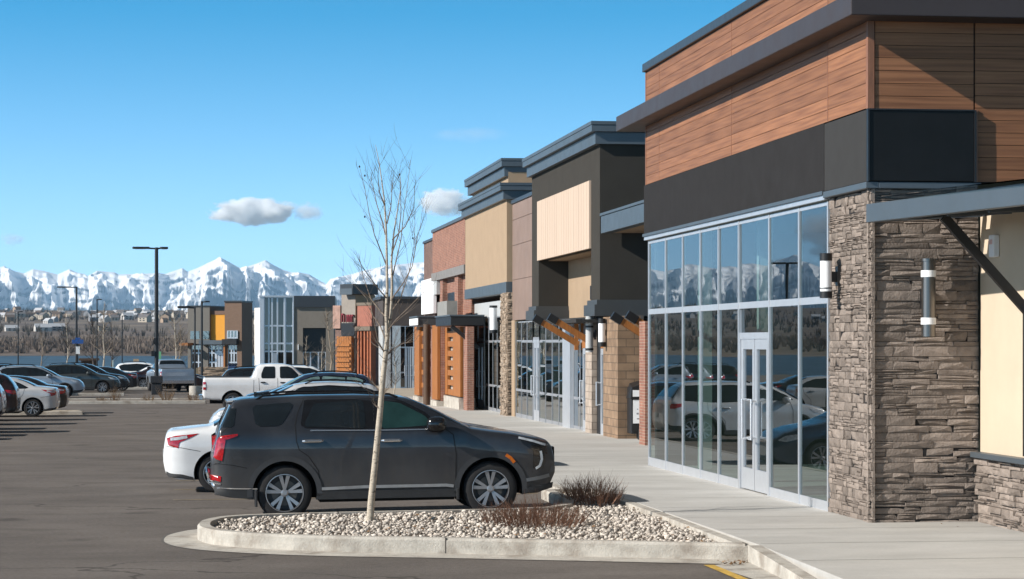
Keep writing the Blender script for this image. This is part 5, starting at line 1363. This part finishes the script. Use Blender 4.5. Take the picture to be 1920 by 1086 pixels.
lamp_post('black lamp post with one arm over the blue sign on the left', 143.5, 692, 538, (-1.9,), .12, None, 245)
lamp_post('slim dark lamp post right of the blue sign', 182, 692, 561, (.5,), .08, None, 260)
lamp_post('thin lamp post nearest the left edge of the photo', 34, 692, 584, (.5,), .08, None, 270)
lamp_post('thin lamp post between the blue sign and the tall lamp post', 229, 692, 592, (.5,), .075, None, 275)
lamp_post('black lamp post standing before the grey tower of the yellow panel shop', 378.5, 712, 565, (.6,), .10, None, 185)
lamp_post('slim lamp post on a round concrete drum near the yellow panel shop', 365.5, 742, 575, (-.9,), .055, 'drum', 128)
for px, y, lab in ((-330, 150, 'black twin-head lamp post far out in the left lot'), (-480, 128, 'black twin-head lamp post beyond the left edge, seen in the glass'), (-800, 95, 'nearest black twin-head lamp post mirrored in the glass front')):
    p = Vector((x_at(px, y), y, gz(y)))
    h_ = 8.0; t_ = thing('lamp_post', lab, 'lamp post', p, 0, 'parking lot lamp posts')
    MB().tube([(0, 0, 0), (0, 0, h_)], [.11, .09], 10).build('pole', m_blackm, t_)
    for d in (-1, 1): MB().box(min(.1 * d, 1.0 * d), max(.1 * d, 1.0 * d), -.16, .16, h_ - .1, h_ + .02).build('lamp_head', m_blackm, t_, bevel=.02)
sg = thing('direction_sign', 'blue direction sign with white notice board on the lamp pole at left', 'sign', (x_at(146, 242), 242, gz(242)), 0)
b_ = MB(); b_.box(-.6, .55, -.03, .03, 3.15, 3.55); b_.box(-.25, .25, -.03, .03, 3.56, 3.75); b_.build('sign_panel', M('blue_sign', (.02, .10, .36), .5), sg)
b_ = MB(); b_.box(-.2, .2, -.04, .02, 2.1, 2.85); b_.build('notice_board', m_white, sg)
MB().box(-.04, .04, .03, .1, 0, 3.6).build('post', m_blackm, sg)
sg = thing('banner_sign', 'narrow green banner sign just right of the tall lamp post', 'sign', (x_at(300, 190), 190, gz(190)), 0)
MB().box(-.09, .09, -.02, .02, 1.4, 2.35).build('banner', M('green_banner', (.16, .42, .22), .6), sg); MB().box(-.02, .02, .02, .05, 0, 2.4).build('post', m_grey, sg)
sg = thing('marker_post', 'pale slim marker post between the dark suv and the white sedan', 'post', (x_at(211.5, 165), 165, gz(165)), 0)
MB().box(-.04, .04, -.04, .04, 0, 1.75).build('post', M('pale_green_post', (.5, .58, .54), .5), sg)
sg = thing('notice_sign', 'small tan notice board by the lake left of the tall lamp post', 'sign', (x_at(255, 240), 240, gz(240)), 0)
MB().box(-.28, .28, -.03, .03, 1.15, 1.6).build('board', M('tan_board', (.4, .3, .2), .7), sg); MB().box(-.04, .04, .03, .08, 0, 1.3).build('post', m_timberd, sg)
sg = thing('timber_shelter', 'low brown timber shelter by the lake', 'shelter', (x_at(167, 262), 262, gz(262)), 0)
MB().box(-1.1, 1.1, -.6, .6, 1.35, 1.6).build('roof', m_timberd, sg); MB().box(-.9, .9, .3, .45, 0, 1.35).build('wall', m_timberd, sg)
# median kerb, small corner island
def kerb_box(name, label, x0, x1, y0, y1, h=.14, mat=m_kerb):
    b = MB(); b.prism([(x0, y0), (x1, y0), (x1, y1), (x0, y1)], lambda p: gz(p[1]) - .2, lambda p: gz(p[1]) + h)
    return tag(b.build(name, mat, bevel=.02), kind='structure')
kerb_box('median_kerb', '', -6.5, .62, 107.3, 107.6); kerb_box('median_kerb', '', -6.5, .62, 113, 113.3)
b_ = MB(); b_.prism([(-6.5, 107.6), (.5, 107.6), (.5, 113), (-6.5, 113)], lambda p: gz(p[1]) - .1, lambda p: gz(p[1]) + .09); tag(b_.build('median_bed', M('bare_soil', (.17, .14, .11), .95, var=.25, scale=2)), kind='structure')
kerb_box('corner_kerb', '', -8, -4.05, 89.2, 89.5); kerb_box('corner_kerb', '', -8, -4.2, 90.6, 90.9)
b_ = MB(); b_.prism([(-8, 89.5), (-4.15, 89.5), (-4.3, 90.6), (-8, 90.6)], lambda p: gz(p[1]) - .1, lambda p: gz(p[1]) + .12); tag(b_.build('corner_bed', M('straw_mulch', (.36, .26, .12), .95, var=.3, scale=4)), kind='structure')
for x0, x1, y_ in ((-9, -3.6, 127.5), (-9, -2.2, 148)): kerb_box('row_kerb', '', x0, x1, y_, y_ + .5)

# ------------------------------------------------------------------ plants
rn = random.Random(11)
def twig_tubes(mb, p, d, ln, r, depth, rn, spread=.7, up=.35, n=4, kids=3, sides=4):
    pts = [Vector(p)]; d = Vector(d).normalized(); rad = [r]
    for k in range(n):
        d = (d + Vector((rn.uniform(-.16, .16), rn.uniform(-.16, .16), rn.uniform(-.05, .12) + up * .12))).normalized()
        pts.append(pts[-1] + d * ln / n); rad.append(r * (1 - .72 * (k + 1) / n))
    mb.tube(pts, rad, sides, False)
    if depth > 0:
        for k in range(kids):
            i = rn.randint(1, n); u = (pts[i] - pts[i - 1]).normalized()
            a = rn.uniform(0, 6.28); s_ = Vector((math.cos(a), math.sin(a), rn.uniform(0, .5)))
            twig_tubes(mb, pts[i - 1].lerp(pts[i], rn.random()), u + s_ * spread, ln * rn.uniform(.4, .65), max(.0022, rad[i] * .6), depth - 1, rn, spread, up, max(2, n - 1), kids, 3)
m_bark = M('aspen_bark', (.46, .40, .32), .9, var=.3, scale=9, stretch=(1, 1, 2.5), bump=.5, bscale=30, c2=(.09, .072, .055), f2=.6, w2=.05, s2=9)
m_twig = M('twig_bark', (.20, .155, .12), .85, var=.2)
def young_tree():
    Yb = 30.45; P = lambda px, py, dy=0.0: Vector((x_at(px, Yb + dy), Yb + dy, z_at(px, py, Yb + dy)))
    base = P(693.5, 978); t_ = thing('young_tree', 'bare young pale-barked tree leaning in the gravel island in front of the graphite suv', 'tree', base)
    L = lambda *q: [P(*p) - base for p in q]
    tr = MB()
    tr.tube(L((693.5, 982), (694, 970), (696, 940), (701, 890), (707, 830), (713, 770), (717, 720), (720, 690), (725, 650), (727, 625)), [.060, .048, .045, .042, .040, .038, .036, .034, .031, .027], 12)
    tr.tube(L((726, 640), (724, 590), (726, 540), (725, 480), (724, 430), (721, 380), (716, 340), (711, 305), (704, 272)), [.025, .021, .018, .016, .013, .010, .007, .005, .0025], 8, False)
    tr.tube(L((727, 630, .02), (733, 590, .05), (735, 540, .06), (734, 490, .05), (738, 440, .05), (746, 390, .1), (752, 350, .1), (750, 325, .1)), [.022, .019, .016, .013, .010, .007, .005, .0025], 8, False)
    tr.build('trunk', m_bark, t_, smooth=True)
    br = MB()
    prim = [((725, 500), (712, 470), (702, 440), (692, 400), (685, 360), (676, 315)), ((724, 440), (715, 415), (706, 385), (701, 350), (694, 330)),
            ((734, 520), (744, 490), (750, 450), (757, 400), (764, 350), (768, 300)), ((735, 480), (748, 440), (752, 400), (750, 345), (748, 330)),
            ((725, 560), (708, 540), (690, 515), (676, 495), (668, 470)), ((726, 600), (712, 580), (695, 560), (680, 520), (671, 475)),
            ((735, 580), (752, 560), (768, 510), (776, 460), (780, 400)), ((734, 560), (756, 530), (772, 500), (785, 440), (790, 420)),
            ((724, 640), (712, 612), (700, 590), (688, 560), (670, 540)), ((728, 620), (742, 600), (762, 580), (783, 560)),
            ((722, 668), (735, 655), (752, 645), (775, 640), (785, 628)), ((721, 660), (710, 640), (700, 600), (694, 560), (680, 548)),
            ((724, 420), (732, 390), (736, 360), (735, 330)), ((722, 385), (712, 360), (708, 330), (712, 310)), ((736, 450), (760, 425), (775, 390), (777, 350)),
            ((716, 740), (708, 728), (700, 715), (692, 690)), ((717, 742), (726, 730), (742, 722)), ((713, 770), (704, 760), (698, 748))]
    for k, pr in enumerate(prim):
        dy = rn.uniform(-.6, .6); n = len(pr)
        pts = [P(p[0] + rn.uniform(-2, 2), p[1], dy * i / (n - 1)) - base for i, p in enumerate(pr)]
        r0 = .0095 if k < 15 else .005
        br.tube(pts, [r0 * (1 - .78 * i / (n - 1)) for i in range(n)], 5, False)
        for j in range(8 if k < 15 else 4):
            i = rn.randint(1, n - 1); q = pts[i - 1].lerp(pts[i], rn.random()); u = (pts[i] - pts[i - 1]).normalized()
            a = rn.uniform(0, 6.28)
            twig_tubes(br, q, u + Vector((math.cos(a), math.sin(a), .3)) * .8, rn.uniform(.2, .55), .0030, 1, rn, .7, .6, 3, 2, 3)
    for k in range(12):
        py = rn.uniform(650, 775); px = 727 - (py - 640) * .108; a = rn.uniform(0, 6.28)
        twig_tubes(br, P(px, py) - base, (math.cos(a), math.sin(a), .55), rn.uniform(.25, .6), .0042, 1, rn, .7, .6, 4, 3, 3)
    br.build('branches', m_twig, t_)
    for (px, py) in ((674, 313), (684, 330), (749, 328), (774, 447), (684, 407)):
        b = MB(); b.lathe([(.001, -.012), (.013, -.003), (.009, .010), (.001, .02)], P(px, py) - base, 'z', 6); b.build('dry_leaf', m_blackm, t_)
    return t_
young_tree()
def shrub(name, label, loc, w_, d_, h, n, seed, mat, lean=(0, 0), cat='shrub', group=None, fine=.0028):
    r2 = random.Random(seed); mb = MB()
    for k in range(n):
        a = r2.uniform(0, 6.28); q = math.sqrt(r2.random())
        p = Vector((math.cos(a) * q * w_ * .75, math.sin(a) * q * d_ * .75, r2.uniform(-.05, .02)))
        d = Vector((p.x / w_ * .9 + r2.uniform(-.35, .35) + lean[0], p.y / d_ * .9 + r2.uniform(-.35, .35) + lean[1], 1.0))
        twig_tubes(mb, p, d, h * r2.uniform(.55, 1.05) * (1 - .35 * q), fine * 1.5, 1, r2, .55, .3, 3, 4, 3)
    o = mb.build(name, mat); o.location = loc; return tag(o, label, cat, group)
m_shrub = M('dormant_shrub', (.20, .105, .066), .9, var=.35, scale=6)
shrub('dormant_shrub', 'brown dormant shrub at the front wheel of the graphite suv', (4.35, 29.9, .17), .85, 1.15, .34, 330, 3, m_shrub, (.0, .0), fine=.0034)
shrub('dormant_shrub', 'brown dormant shrub in front of the graphite suv nose beside the walk', (5.85, 34.2, .17), .50, 1.5, .38, 280, 5, m_shrub, fine=.0032)
m_dry = M('dry_grass_blades', (.36, .25, .15), .9, var=.25)
for k, (px, y_, h) in enumerate(((83, 107.9, .5), (110, 108.6, .9), (215, 108, .85), (192, 107.9, .3), (278, 108, .45), (313, 109.5, 1.1), (361, 108, .55))):
    p = Vector((x_at(px, y_), y_, gz(y_) + .1))
    shrub('dry_grass_clump', ['small dry clump by the left end of the median', 'taller dry tan clump second from the left on the median', 'upright dry clump in the middle of the median', 'smallest grey clump on the median', 'dry clump left of the tall lamp post cabinet', 'tallest dry clump beside the silver pickup', 'dry clump before the round concrete drum'][k], p, .3, .3, h, 34, 40 + k, m_dry, cat='grass clump', group='dry clumps on the median', fine=.007)
# row of tan grasses along the lot's far edge
for k in range(13):
    px = 66 + k * 9.2; y_ = 205 + (k % 3)
    shrub('ornamental_grass', 'tan clump in the row of dry grasses along the lake edge', (x_at(px, y_), y_, gz(y_)), .28, .28, 1.15 + .3 * (k % 2), 26, 60 + k, m_dry, cat='grass clump', group='row of dry grasses along the lake edge', fine=.013)
def bare_tree(label, px, y_, h, seed, mat=m_twig, dens=26, group='bare trees round the lot'):
    r2 = random.Random(seed); p = Vector((x_at(px, y_), y_, gz(y_) - .05)); t_ = thing('bare_tree', label, 'tree', p, 0, group)
    tr = MB(); pts = [Vector((0, 0, 0))]; 
    for k in range(6): pts.append(pts[-1] + Vector((r2.uniform(-.03, .03) * h, r2.uniform(-.03, .03) * h, h / 6)))
    r0 = h * .013; tr.tube(pts, [r0 * (1 - .85 * i / 6) for i in range(7)], 6, False); tr.build('trunk', m_bark if seed % 2 else mat, t_)
    br = MB()
    for k in range(dens):
        u = r2.uniform(.22, .97); i = min(5, int(u * 6)); q = pts[i].lerp(pts[i + 1], u * 6 - i); a = r2.uniform(0, 6.28)
        twig_tubes(br, q, (math.cos(a), math.sin(a), r2.uniform(.5, 1.2)), h * .34 * (1.15 - u), r0 * .32, 2, r2, .6, .4, 3, 4, 3)
    br.build('branches', mat, t_); return t_
m_btwig = M('pale_twigs', (.30, .24, .18), .9, var=.2); m_dtwig = M('dark_twigs', (.10, .08, .07), .9, var=.2)
for k, (px, y_, h, mt, lab) in enumerate(((78, 215, 4.2, m_btwig, 'small tan bare tree left of the blue sign'), (124, 235, 6.0, m_dtwig, 'thin dark bare tree just left of the blue sign'), (178, 222, 6.5, m_dtwig, 'grey bare tree right of the blue sign'), (190, 210, 6.8, m_btwig, 'pale-trunked bare tree right of the blue sign'),
        (206, 230, 5.5, m_dtwig, 'slender bare tree by the pale marker post'), (325, 200, 6.3, m_btwig, 'bare tree behind the silver pickup'), (338, 215, 5.0, m_btwig, 'small bare tree against the end of the yellow panel shop'), (574, 176, 3.6, m_btwig, 'low bushy bare tree before the glass corner shop'),
        (622, 150, 5.2, m_btwig, 'tall bare tree in front of the timber shop'), (604, 156, 3.4, m_btwig, 'small bare tree between the glass corner shop and the timber shop'), (660, 146, 4.3, m_dtwig, 'bare tree before the orange lattice'), (738, 122, 2.8, m_dtwig, 'thin bare sapling behind the young tree trunk'))):
    bare_tree(lab, px, y_, h, 100 + k, mt)

# ------------------------------------------------------------------ far shore, hill town, mountains
class VN:
    def __init__(s, seed): s.g = np.random.default_rng(seed).random((256, 256))
    def __call__(s, x, y):
        xi = np.floor(x).astype(int); yi = np.floor(y).astype(int); fx = x - xi; fy = y - yi
        fx = fx * fx * (3 - 2 * fx); fy = fy * fy * (3 - 2 * fy); g = s.g
        a = g[xi % 256, yi % 256]; b = g[(xi + 1) % 256, yi % 256]; c = g[xi % 256, (yi + 1) % 256]; d = g[(xi + 1) % 256, (yi + 1) % 256]
        return (a * (1 - fx) + b * fx) * (1 - fy) + (c * (1 - fx) + d * fx) * fy
    def fbm(s, x, y, o=5):
        r = 0; a = .5
        for k in range(o): r = r + a * s(x * 2 ** k + 17 * k, y * 2 ** k + 31 * k); a *= .5
        return r
    def ridge(s, x, y, o=5):
        r = 0; a = .5
        for k in range(o): r = r + a * (1 - np.abs(2 * s(x * 2 ** k + 13 * k, y * 2 ** k + 7 * k) - 1)); a *= .5
        return r
def grid_mesh(name, X, Y, Z, mat, smooth=True):
    r_, c_ = X.shape; V = np.stack([X, Y, Z], -1).reshape(-1, 3); i = np.arange(r_ * c_).reshape(r_, c_)
    Fq = np.stack([i[:-1, :-1], i[:-1, 1:], i[1:, 1:], i[1:, :-1]], -1).reshape(-1, 4)
    return raw(name, V, Fq, mat, smooth=smooth)
vn = VN(5)
def hill_h(x, y):
    x = np.asarray(x, float); y = np.asarray(y, float)
    d = np.clip((y - 900) / 2100, 0, 1.3)
    return -2.4 + 3.0 * np.clip((y - 880) / 100, 0, 1) + 44 * d ** 1.25 * (.82 + .36 * vn.fbm(x / 500, y / 700, 3)) + 4 * (vn.fbm(x / 160, y / 160, 3) - .5) * np.clip(d * 3, 0, 1)
yy = np.concatenate([np.linspace(875, 1300, 14), np.linspace(1340, 3200, 50)]); xx = np.linspace(-2600, 1300, 150)
Xg, Yg = np.meshgrid(xx, yy)
m_hill = M('hillside', (.115, .088, .070), .95, var=.4, scale=.02, c2=(.17, .135, .095), f2=.52, w2=.1, s2=.006)
tag(grid_mesh('hills', Xg, Yg, hill_h(Xg, Yg), m_hill), kind='structure')
# woodland: bare scrub on the shore and dark tree clumps over the hill
def slivers(name, label, pts, hts, wid, n, mat, seed):
    r2 = np.random.default_rng(seed); V = []; 
    P = np.repeat(pts, n, 0); H = np.repeat(hts, n); N = len(P)
    a = r2.uniform(0, 6.28, N); sp = r2.random(N) ** .7 * H * wid; top = H * r2.uniform(.45, 1.0, N)
    b = r2.uniform(0, 6.28, N); wv = H * r2.uniform(.012, .035, N)
    q0 = P + np.stack([np.cos(a) * sp * .25, np.sin(a) * sp * .25, np.zeros(N)], -1)
    q1 = P + np.stack([np.cos(a) * sp, np.sin(a) * sp, top], -1)
    wd = np.stack([np.cos(b) * wv, np.sin(b) * wv, np.zeros(N)], -1)
    V = np.stack([q0 - wd, q0 + wd, q1 + wd * .8, q1 - wd * .4], 1).reshape(-1, 3)
    Fq = np.arange(N * 4).reshape(N, 4)
    return tag(raw(name, V, Fq, mat), label, 'trees', kind='stuff')
r3 = np.random.default_rng(8)
n = 2600; px_ = r3.uniform(-1100, 900, n); wv = r3.uniform(890, 1090, n)
k_ = (px_ - 960) / F; Xs = wv * (k_ * CA + SA); Ys = wv * (CA - k_ * SA)
pts = np.stack([Xs, Ys, hill_h(Xs, Ys) - .3], -1)
m_scrub = M('bare_scrub', (.17, .135, .11), .95, var=.3, scale=.03, isl=.35)
slivers('shore_scrub', 'mass of grey brown leafless trees along the far lake shore', pts, r3.uniform(2.0, 4.6, n), .5, 46, m_scrub, 4)
n = 5200; px_ = r3.uniform(-1100, 900, n); wv = 1200 + 1900 * r3.random(n) ** .8
k_ = (px_ - 960) / F; Xs = wv * (k_ * CA + SA); Ys = wv * (CA - k_ * SA); keep = vn.fbm(Xs / 160, Ys / 260, 3) > .43
pts = np.stack([Xs, Ys, hill_h(Xs, Ys) - .5], -1)[keep]
slivers('hillside_trees', 'dark conifers and bare trees between the hillside houses', pts, r3.uniform(2.5, 6.5, len(pts)), .34, 16, M('dark_conifers', (.062, .055, .045), .95, var=.3, scale=.02, isl=.4), 6)
# houses on the hill
def house_mesh(w_, d_, h, rh, wm, rm):
    me = bpy.data.meshes.new('hill_house')
    x, y = w_ / 2, d_ / 2; o_ = .4
    V = [(-x, -y, 0), (x, -y, 0), (x, y, 0), (-x, y, 0), (-x, -y, h), (x, -y, h), (x, y, h), (-x, y, h), (-x, 0, h + rh), (x, 0, h + rh),
         (-x - o_, -y - o_, h - .2), (x + o_, -y - o_, h - .2), (x + o_, y + o_, h - .2), (-x - o_, y + o_, h - .2), (-x - o_, 0, h + rh + .25), (x + o_, 0, h + rh + .25)]
    Fq = [(0, 1, 5, 4), (1, 2, 6, 9, 5), (2, 3, 7, 6), (3, 0, 4, 8, 7), (10, 11, 15, 14), (12, 13, 14, 15)]
    # windows as dark inset quads
    for (a, b, zz_) in ((-.6, -.25, .3), (.1, .55, .3), (-.6, -.25, .65), (.15, .5, .65)):
        i = len(V); V += [(a * x, -y - .05, zz_ * h), (b * x, -y - .05, zz_ * h), (b * x, -y - .05, (zz_ + .2) * h), (a * x, -y - .05, (zz_ + .2) * h)]; Fq.append((i, i + 1, i + 2, i + 3))
    me.from_pydata(V, [], Fq)
    for m_ in (wm, rm, m_blackm): me.materials.append(m_)
    for i, p in enumerate(me.polygons): p.material_index = 0 if i < 4 else 1 if i < 6 else 2
    return me
hm = [house_mesh(11, 9, 5.5, 3, M('cream_siding', (.42, .37, .30), .8), M('grey_shingle', (.14, .13, .13), .9)), house_mesh(13, 9, 5, 3.5, M('white_siding', (.46, .44, .42), .8), M('snowy_roof', (.44, .45, .47), .8)),
      house_mesh(10, 10, 6, 2.6, M('tan_siding', (.33, .24, .17), .8), M('brown_shingle', (.10, .075, .06), .9)), house_mesh(12, 8, 5.5, 3, M('grey_siding', (.28, .28, .29), .8), MATS['snowy_roof'])]
used = []
cnt = 0; r4 = random.Random(77)
while cnt < 285:
    px = r4.uniform(-420, 700) if cnt < 255 else r4.uniform(-1050, -420); ww = 1900 + 1150 * r4.random() ** .6
    if r4.random() < .35: ww = r4.uniform(2450, 2950)
    k = (px - 960) / F; x = ww * (k * CA + SA); y = ww * (CA - k * SA)
    if any(abs(x - a) < 15 and abs(y - b) < 26 for a, b in used): continue
    used.append((x, y)); kd = r4.choice([0, 0, 0, 1, 2, 2, 3])
    o = bpy.data.objects.new('hill_house', hm[kd]); col.objects.link(o); s_ = r4.uniform(.5, .85)
    o.location = (x, y, float(hill_h(x, y)) - .3); o.rotation_euler = (0, 0, r4.choice([-.3, -.6, .2, .5, -1.0, 1.3])); o.scale = (s_, s_, s_)
    tag(o, ['tiny cream house with a grey roof on the far hillside', 'tiny white house with a snowy roof on the far hillside', 'tiny tan house with a brown roof on the far hillside', 'tiny grey house with a snowy roof on the far hillside'][kd], 'house', ['cream hillside houses', 'white hillside houses', 'tan hillside houses', 'grey hillside houses'][kd]); cnt += 1
# larger barns low on the hill
for px, ww, s_, kd, lab in ((106, 1500, .62, 3, 'pale grey barn low on the hillside above the blue sign'), (80, 1480, .6, 1, 'white shed just left of the pale grey barn on the hillside'), (22, 1500, .5, 1, 'white-roofed building low on the hillside at far left'), (195, 1560, .6, 0, 'cream house low on the hillside right of the second lamp post')):
    k = (px - 960) / F; x = ww * (k * CA + SA); y = ww * (CA - k * SA)
    o = bpy.data.objects.new('barn', hm[kd]); col.objects.link(o); o.location = (x, y, float(hill_h(x, y)) - .3); o.scale = (s_ * 1.3, s_, s_); o.rotation_euler = (0, 0, .3); tag(o, lab, 'barn')
# mountains
SK = [(-1500, 500), (-1350, 470), (-1250, 505), (-1120, 462), (-1000, 498), (-900, 470), (-800, 505), (-700, 490), (-560, 508), (-430, 485), (-300, 505), (-150, 492), (-60, 508), (-10, 503), (8, 497), (22, 506), (45, 511), (62, 503), (80, 506), (108, 513), (130, 503), (142, 509), (165, 516), (182, 506), (200, 508), (215, 509), (222, 513), (255, 512), (290, 511), (310, 512), (330, 505), (342, 501), (352, 508), (372, 500), (395, 489), (413, 481), (428, 489), (450, 501), (465, 498), (482, 492), (498, 486), (512, 495), (530, 504), (548, 510), (560, 509), (580, 513), (600, 525), (612, 531), (620, 521), (640, 517), (660, 512), (690, 504), (720, 497), (750, 494), (790, 490), (850, 486), (930, 478), (1000, 492), (1100, 480), (1250, 500), (1400, 490)]
pxs = np.arange(-1500, 1401, 1.15); sk = np.interp(pxs, [p[0] for p in SK], [p[1] for p in SK])
nr = 170; sv = np.linspace(0, 1, nr)
U, Sg = np.meshgrid(pxs, sv); SKg = np.broadcast_to(sk, U.shape)
Wd = 16000 + 6000 * Sg
crest = (HY - SKg) * 22000 / F          # height that puts the skyline on its row at the crest distance
vm = VN(21)
wob = (vm.fbm(U / 70, Sg * 2.2, 4) - .5)
ph = U / 118 + wob * 2.2 + .5 * np.sin(U / 83)
def tooth(p, a): f = p % 1; return np.where(f < a, f / a, (1 - f) / (1 - a))
tri = tooth(ph, .55); tri2 = tooth(U / 31 + wob * 2.0 + Sg * .8, .55); tri3 = tooth(U / 11 + wob * 4 + Sg * 1.2, .5)
env = np.sin(np.clip(Sg, 0, 1) * math.pi) ** .7 * (1.15 - .75 * Sg)
s_eff = np.clip(Sg + (.50 * (tri - .5) + .09 * (tri2 - .5)) * env, 0, 1)
prof = np.interp(s_eff, [0, .08, .3, .52, .62, .66, .76, .79, .88, .91, 1], [0, .05, .28, .54, .62, .72, .78, .85, .90, .95, 1])
det = vm.ridge(U / 40 + wob, Sg * 7, 6) - .55
det2 = vm.ridge(U / 8 + wob * 3, Sg * 16, 4) - .5
Zm = crest * prof + (crest * .10 * det + crest * .016 * det2) * np.clip(Sg * 5, 0, 1) * np.clip((1 - Sg) * 2.2 + .02, 0, 1)
zrel = np.clip(Zm / np.maximum(crest, 1), 0, 1.1)
gx = np.gradient(Zm, axis=1); gy = np.gradient(Zm, axis=0); steep = np.clip(np.abs(gy) / (np.mean(np.abs(gy)) * 2.2), 0, 1.5)
strat = vm.fbm(U / 160, zrel * 26 + U / 210, 4)
streak = vm.fbm(U / 3.2 + wob * 9, Sg * 5, 4)
snow = .62 * zrel + .95 * (strat - .47) + .55 * (streak - .47) + .22 - .22 * steep + .35 * (vm.fbm(U / 26, Sg * 8, 4) - .47) + .10
snow = np.clip((snow - .36) / .14, 0, 1)
Zm = Zm - 6; kk = (U - 960) / F
mm = bpy.data.materials.new('snow_rock'); mm.use_nodes = True; MATS['snow_rock'] = mm
n_ = mm.node_tree.nodes; l_ = mm.node_tree.links; bs = n_['Principled BSDF']; bs.inputs['Roughness'].default_value = .9; bs.inputs['Specular IOR Level'].default_value = .1
at_ = n_.new('ShaderNodeAttribute'); at_.attribute_name = 'snow'
mxm = n_.new('ShaderNodeMix'); mxm.data_type = 'RGBA'; mxm.inputs[6].default_value = (.060, .066, .075, 1); mxm.inputs[7].default_value = (.86, .87, .89, 1)
l_.new(at_.outputs['Fac'], mxm.inputs[0]); l_.new(mxm.outputs[2], bs.inputs['Base Color'])
mo = tag(grid_mesh('mountains', Wd * (kk * CA + SA), Wd * (CA - kk * SA), Zm, mm, smooth=False), kind='structure')
sa = mo.data.attributes.new('snow', 'FLOAT', 'POINT'); sa.data.foreach_set('value', snow.astype(np.float32).ravel())

# ------------------------------------------------------------------ haze and clouds
def vol_mat(name, color, dens, noise_=None, aniso=0.0):
    m = bpy.data.materials.new(name); m.use_nodes = True; n = m.node_tree.nodes; l = m.node_tree.links; n.remove(n['Principled BSDF'])
    v = n.new('ShaderNodeVolumePrincipled'); v.inputs['Color'].default_value = (*color, 1); v.inputs['Density'].default_value = dens; v.inputs['Anisotropy'].default_value = aniso
    l.new(v.outputs[0], n['Material Output'].inputs['Volume']); return m, n, l, v
HAZE = 3.2e-5
if HAZE:
    b_ = MB(); b_.box(-19000, 15000, -60, 25500, -6, 830)
    hm_, *_q = vol_mat('haze_air', (.42, .70, 1.0), HAZE)
    tag(b_.build('haze', hm_), kind='stuff')
def cloud(label, px, py, wpx, hpx, seed, dist=30000, dens=.012, thr=.42, sc=2.6):
    k = (px - 960) / F; x = dist * (k * CA + SA); y = dist * (CA - k * SA); z = CAM_H + (HY - py) * dist / F
    sx, sz = wpx * dist / F / 2, hpx * dist / F / 2
    bm = bmesh.new(); bmesh.ops.create_icosphere(bm, subdivisions=3, radius=1); me = bpy.data.meshes.new('cloud'); bm.to_mesh(me); bm.free()
    o = bpy.data.objects.new('cloud', me); col.objects.link(o); o.location = (x, y, z); o.scale = (sx, sx * .7, sz); o.rotation_euler = (0, 0, -YAW)
    m, n, l, v = vol_mat('cloud_vapour', (1, 1, 1), dens, aniso=-.35)
    t = n.new('ShaderNodeTexCoord'); mp_ = n.new('ShaderNodeMapping'); mp_.inputs['Location'].default_value = (seed * 3.1, seed * 1.7, 0); mp_.inputs['Scale'].default_value = (1, .7, max(.35, sz / sx * 1.6))
    l.new(t.outputs['Object'], mp_.inputs[0]); q = n.new('ShaderNodeTexNoise'); q.inputs['Scale'].default_value = sc; q.inputs['Detail'].default_value = 6; q.inputs['Roughness'].default_value = .58
    l.new(mp_.outputs[0], q.inputs['Vector'])
    ln = n.new('ShaderNodeVectorMath'); ln.operation = 'LENGTH'; l.new(t.outputs['Object'], ln.inputs[0])
    sx_ = n.new('ShaderNodeSeparateXYZ'); l.new(t.outputs['Object'], sx_.inputs[0])
    def mt(op, a, b):
        w__ = n.new('ShaderNodeMath'); w__.operation = op
        for i, xx_ in enumerate((a, b)):
            if isinstance(xx_, (int, float)): w__.inputs[i].default_value = xx_
            else: l.new(xx_, w__.inputs[i])
        return w__.outputs[0]
    f = mt('SUBTRACT', q.outputs['Fac'], mt('MULTIPLY', mt('POWER', ln.outputs['Value'], 2.0), .40))
    mr_ = n.new('ShaderNodeMapRange'); mr_.inputs[1].default_value = thr - .17; mr_.inputs[2].default_value = thr + .12; mr_.inputs[3].default_value = 0; mr_.inputs[4].default_value = dens
    l.new(f, mr_.inputs[0]); l.new(mr_.outputs[0], v.inputs['Density']); me.materials.append(m)
    m.cycles.volume_step_rate = 1.0
    return tag(o, label, 'cloud')
cloud('long white puffy cloud above the mountains left of the young tree', 478, 397, 194, 60, 1, dens=.035, thr=.40, sc=3.2)
cloud('small trailing cloud at the right end of the long cloud', 578, 398, 70, 42, 2, thr=.38, dens=.009)
cloud('domed white cloud just left of the tan shop cornice', 832, 380, 112, 60, 3, thr=.35, dens=.02, sc=3.0)
cloud('small pale cloud at the far left above the mountains', 24, 449, 64, 30, 4, thr=.40, dens=.004)
cloud('faint wispy streak high in the sky left of the charcoal shop', 875, 252, 190, 34, 5, dens=.0004, thr=.40)
cloud('large cumulus out to the left, mirrored in the glass front', -1030, 420, 260, 150, 6, dens=.006, thr=.38)
cloud('tall cumulus out to the left, mirrored in the last panes', -1180, 440, 220, 170, 7, dens=.006, thr=.38)
cloud('low cloud over the left mountains, mirrored by the door', -900, 500, 200, 60, 8, dens=.004)
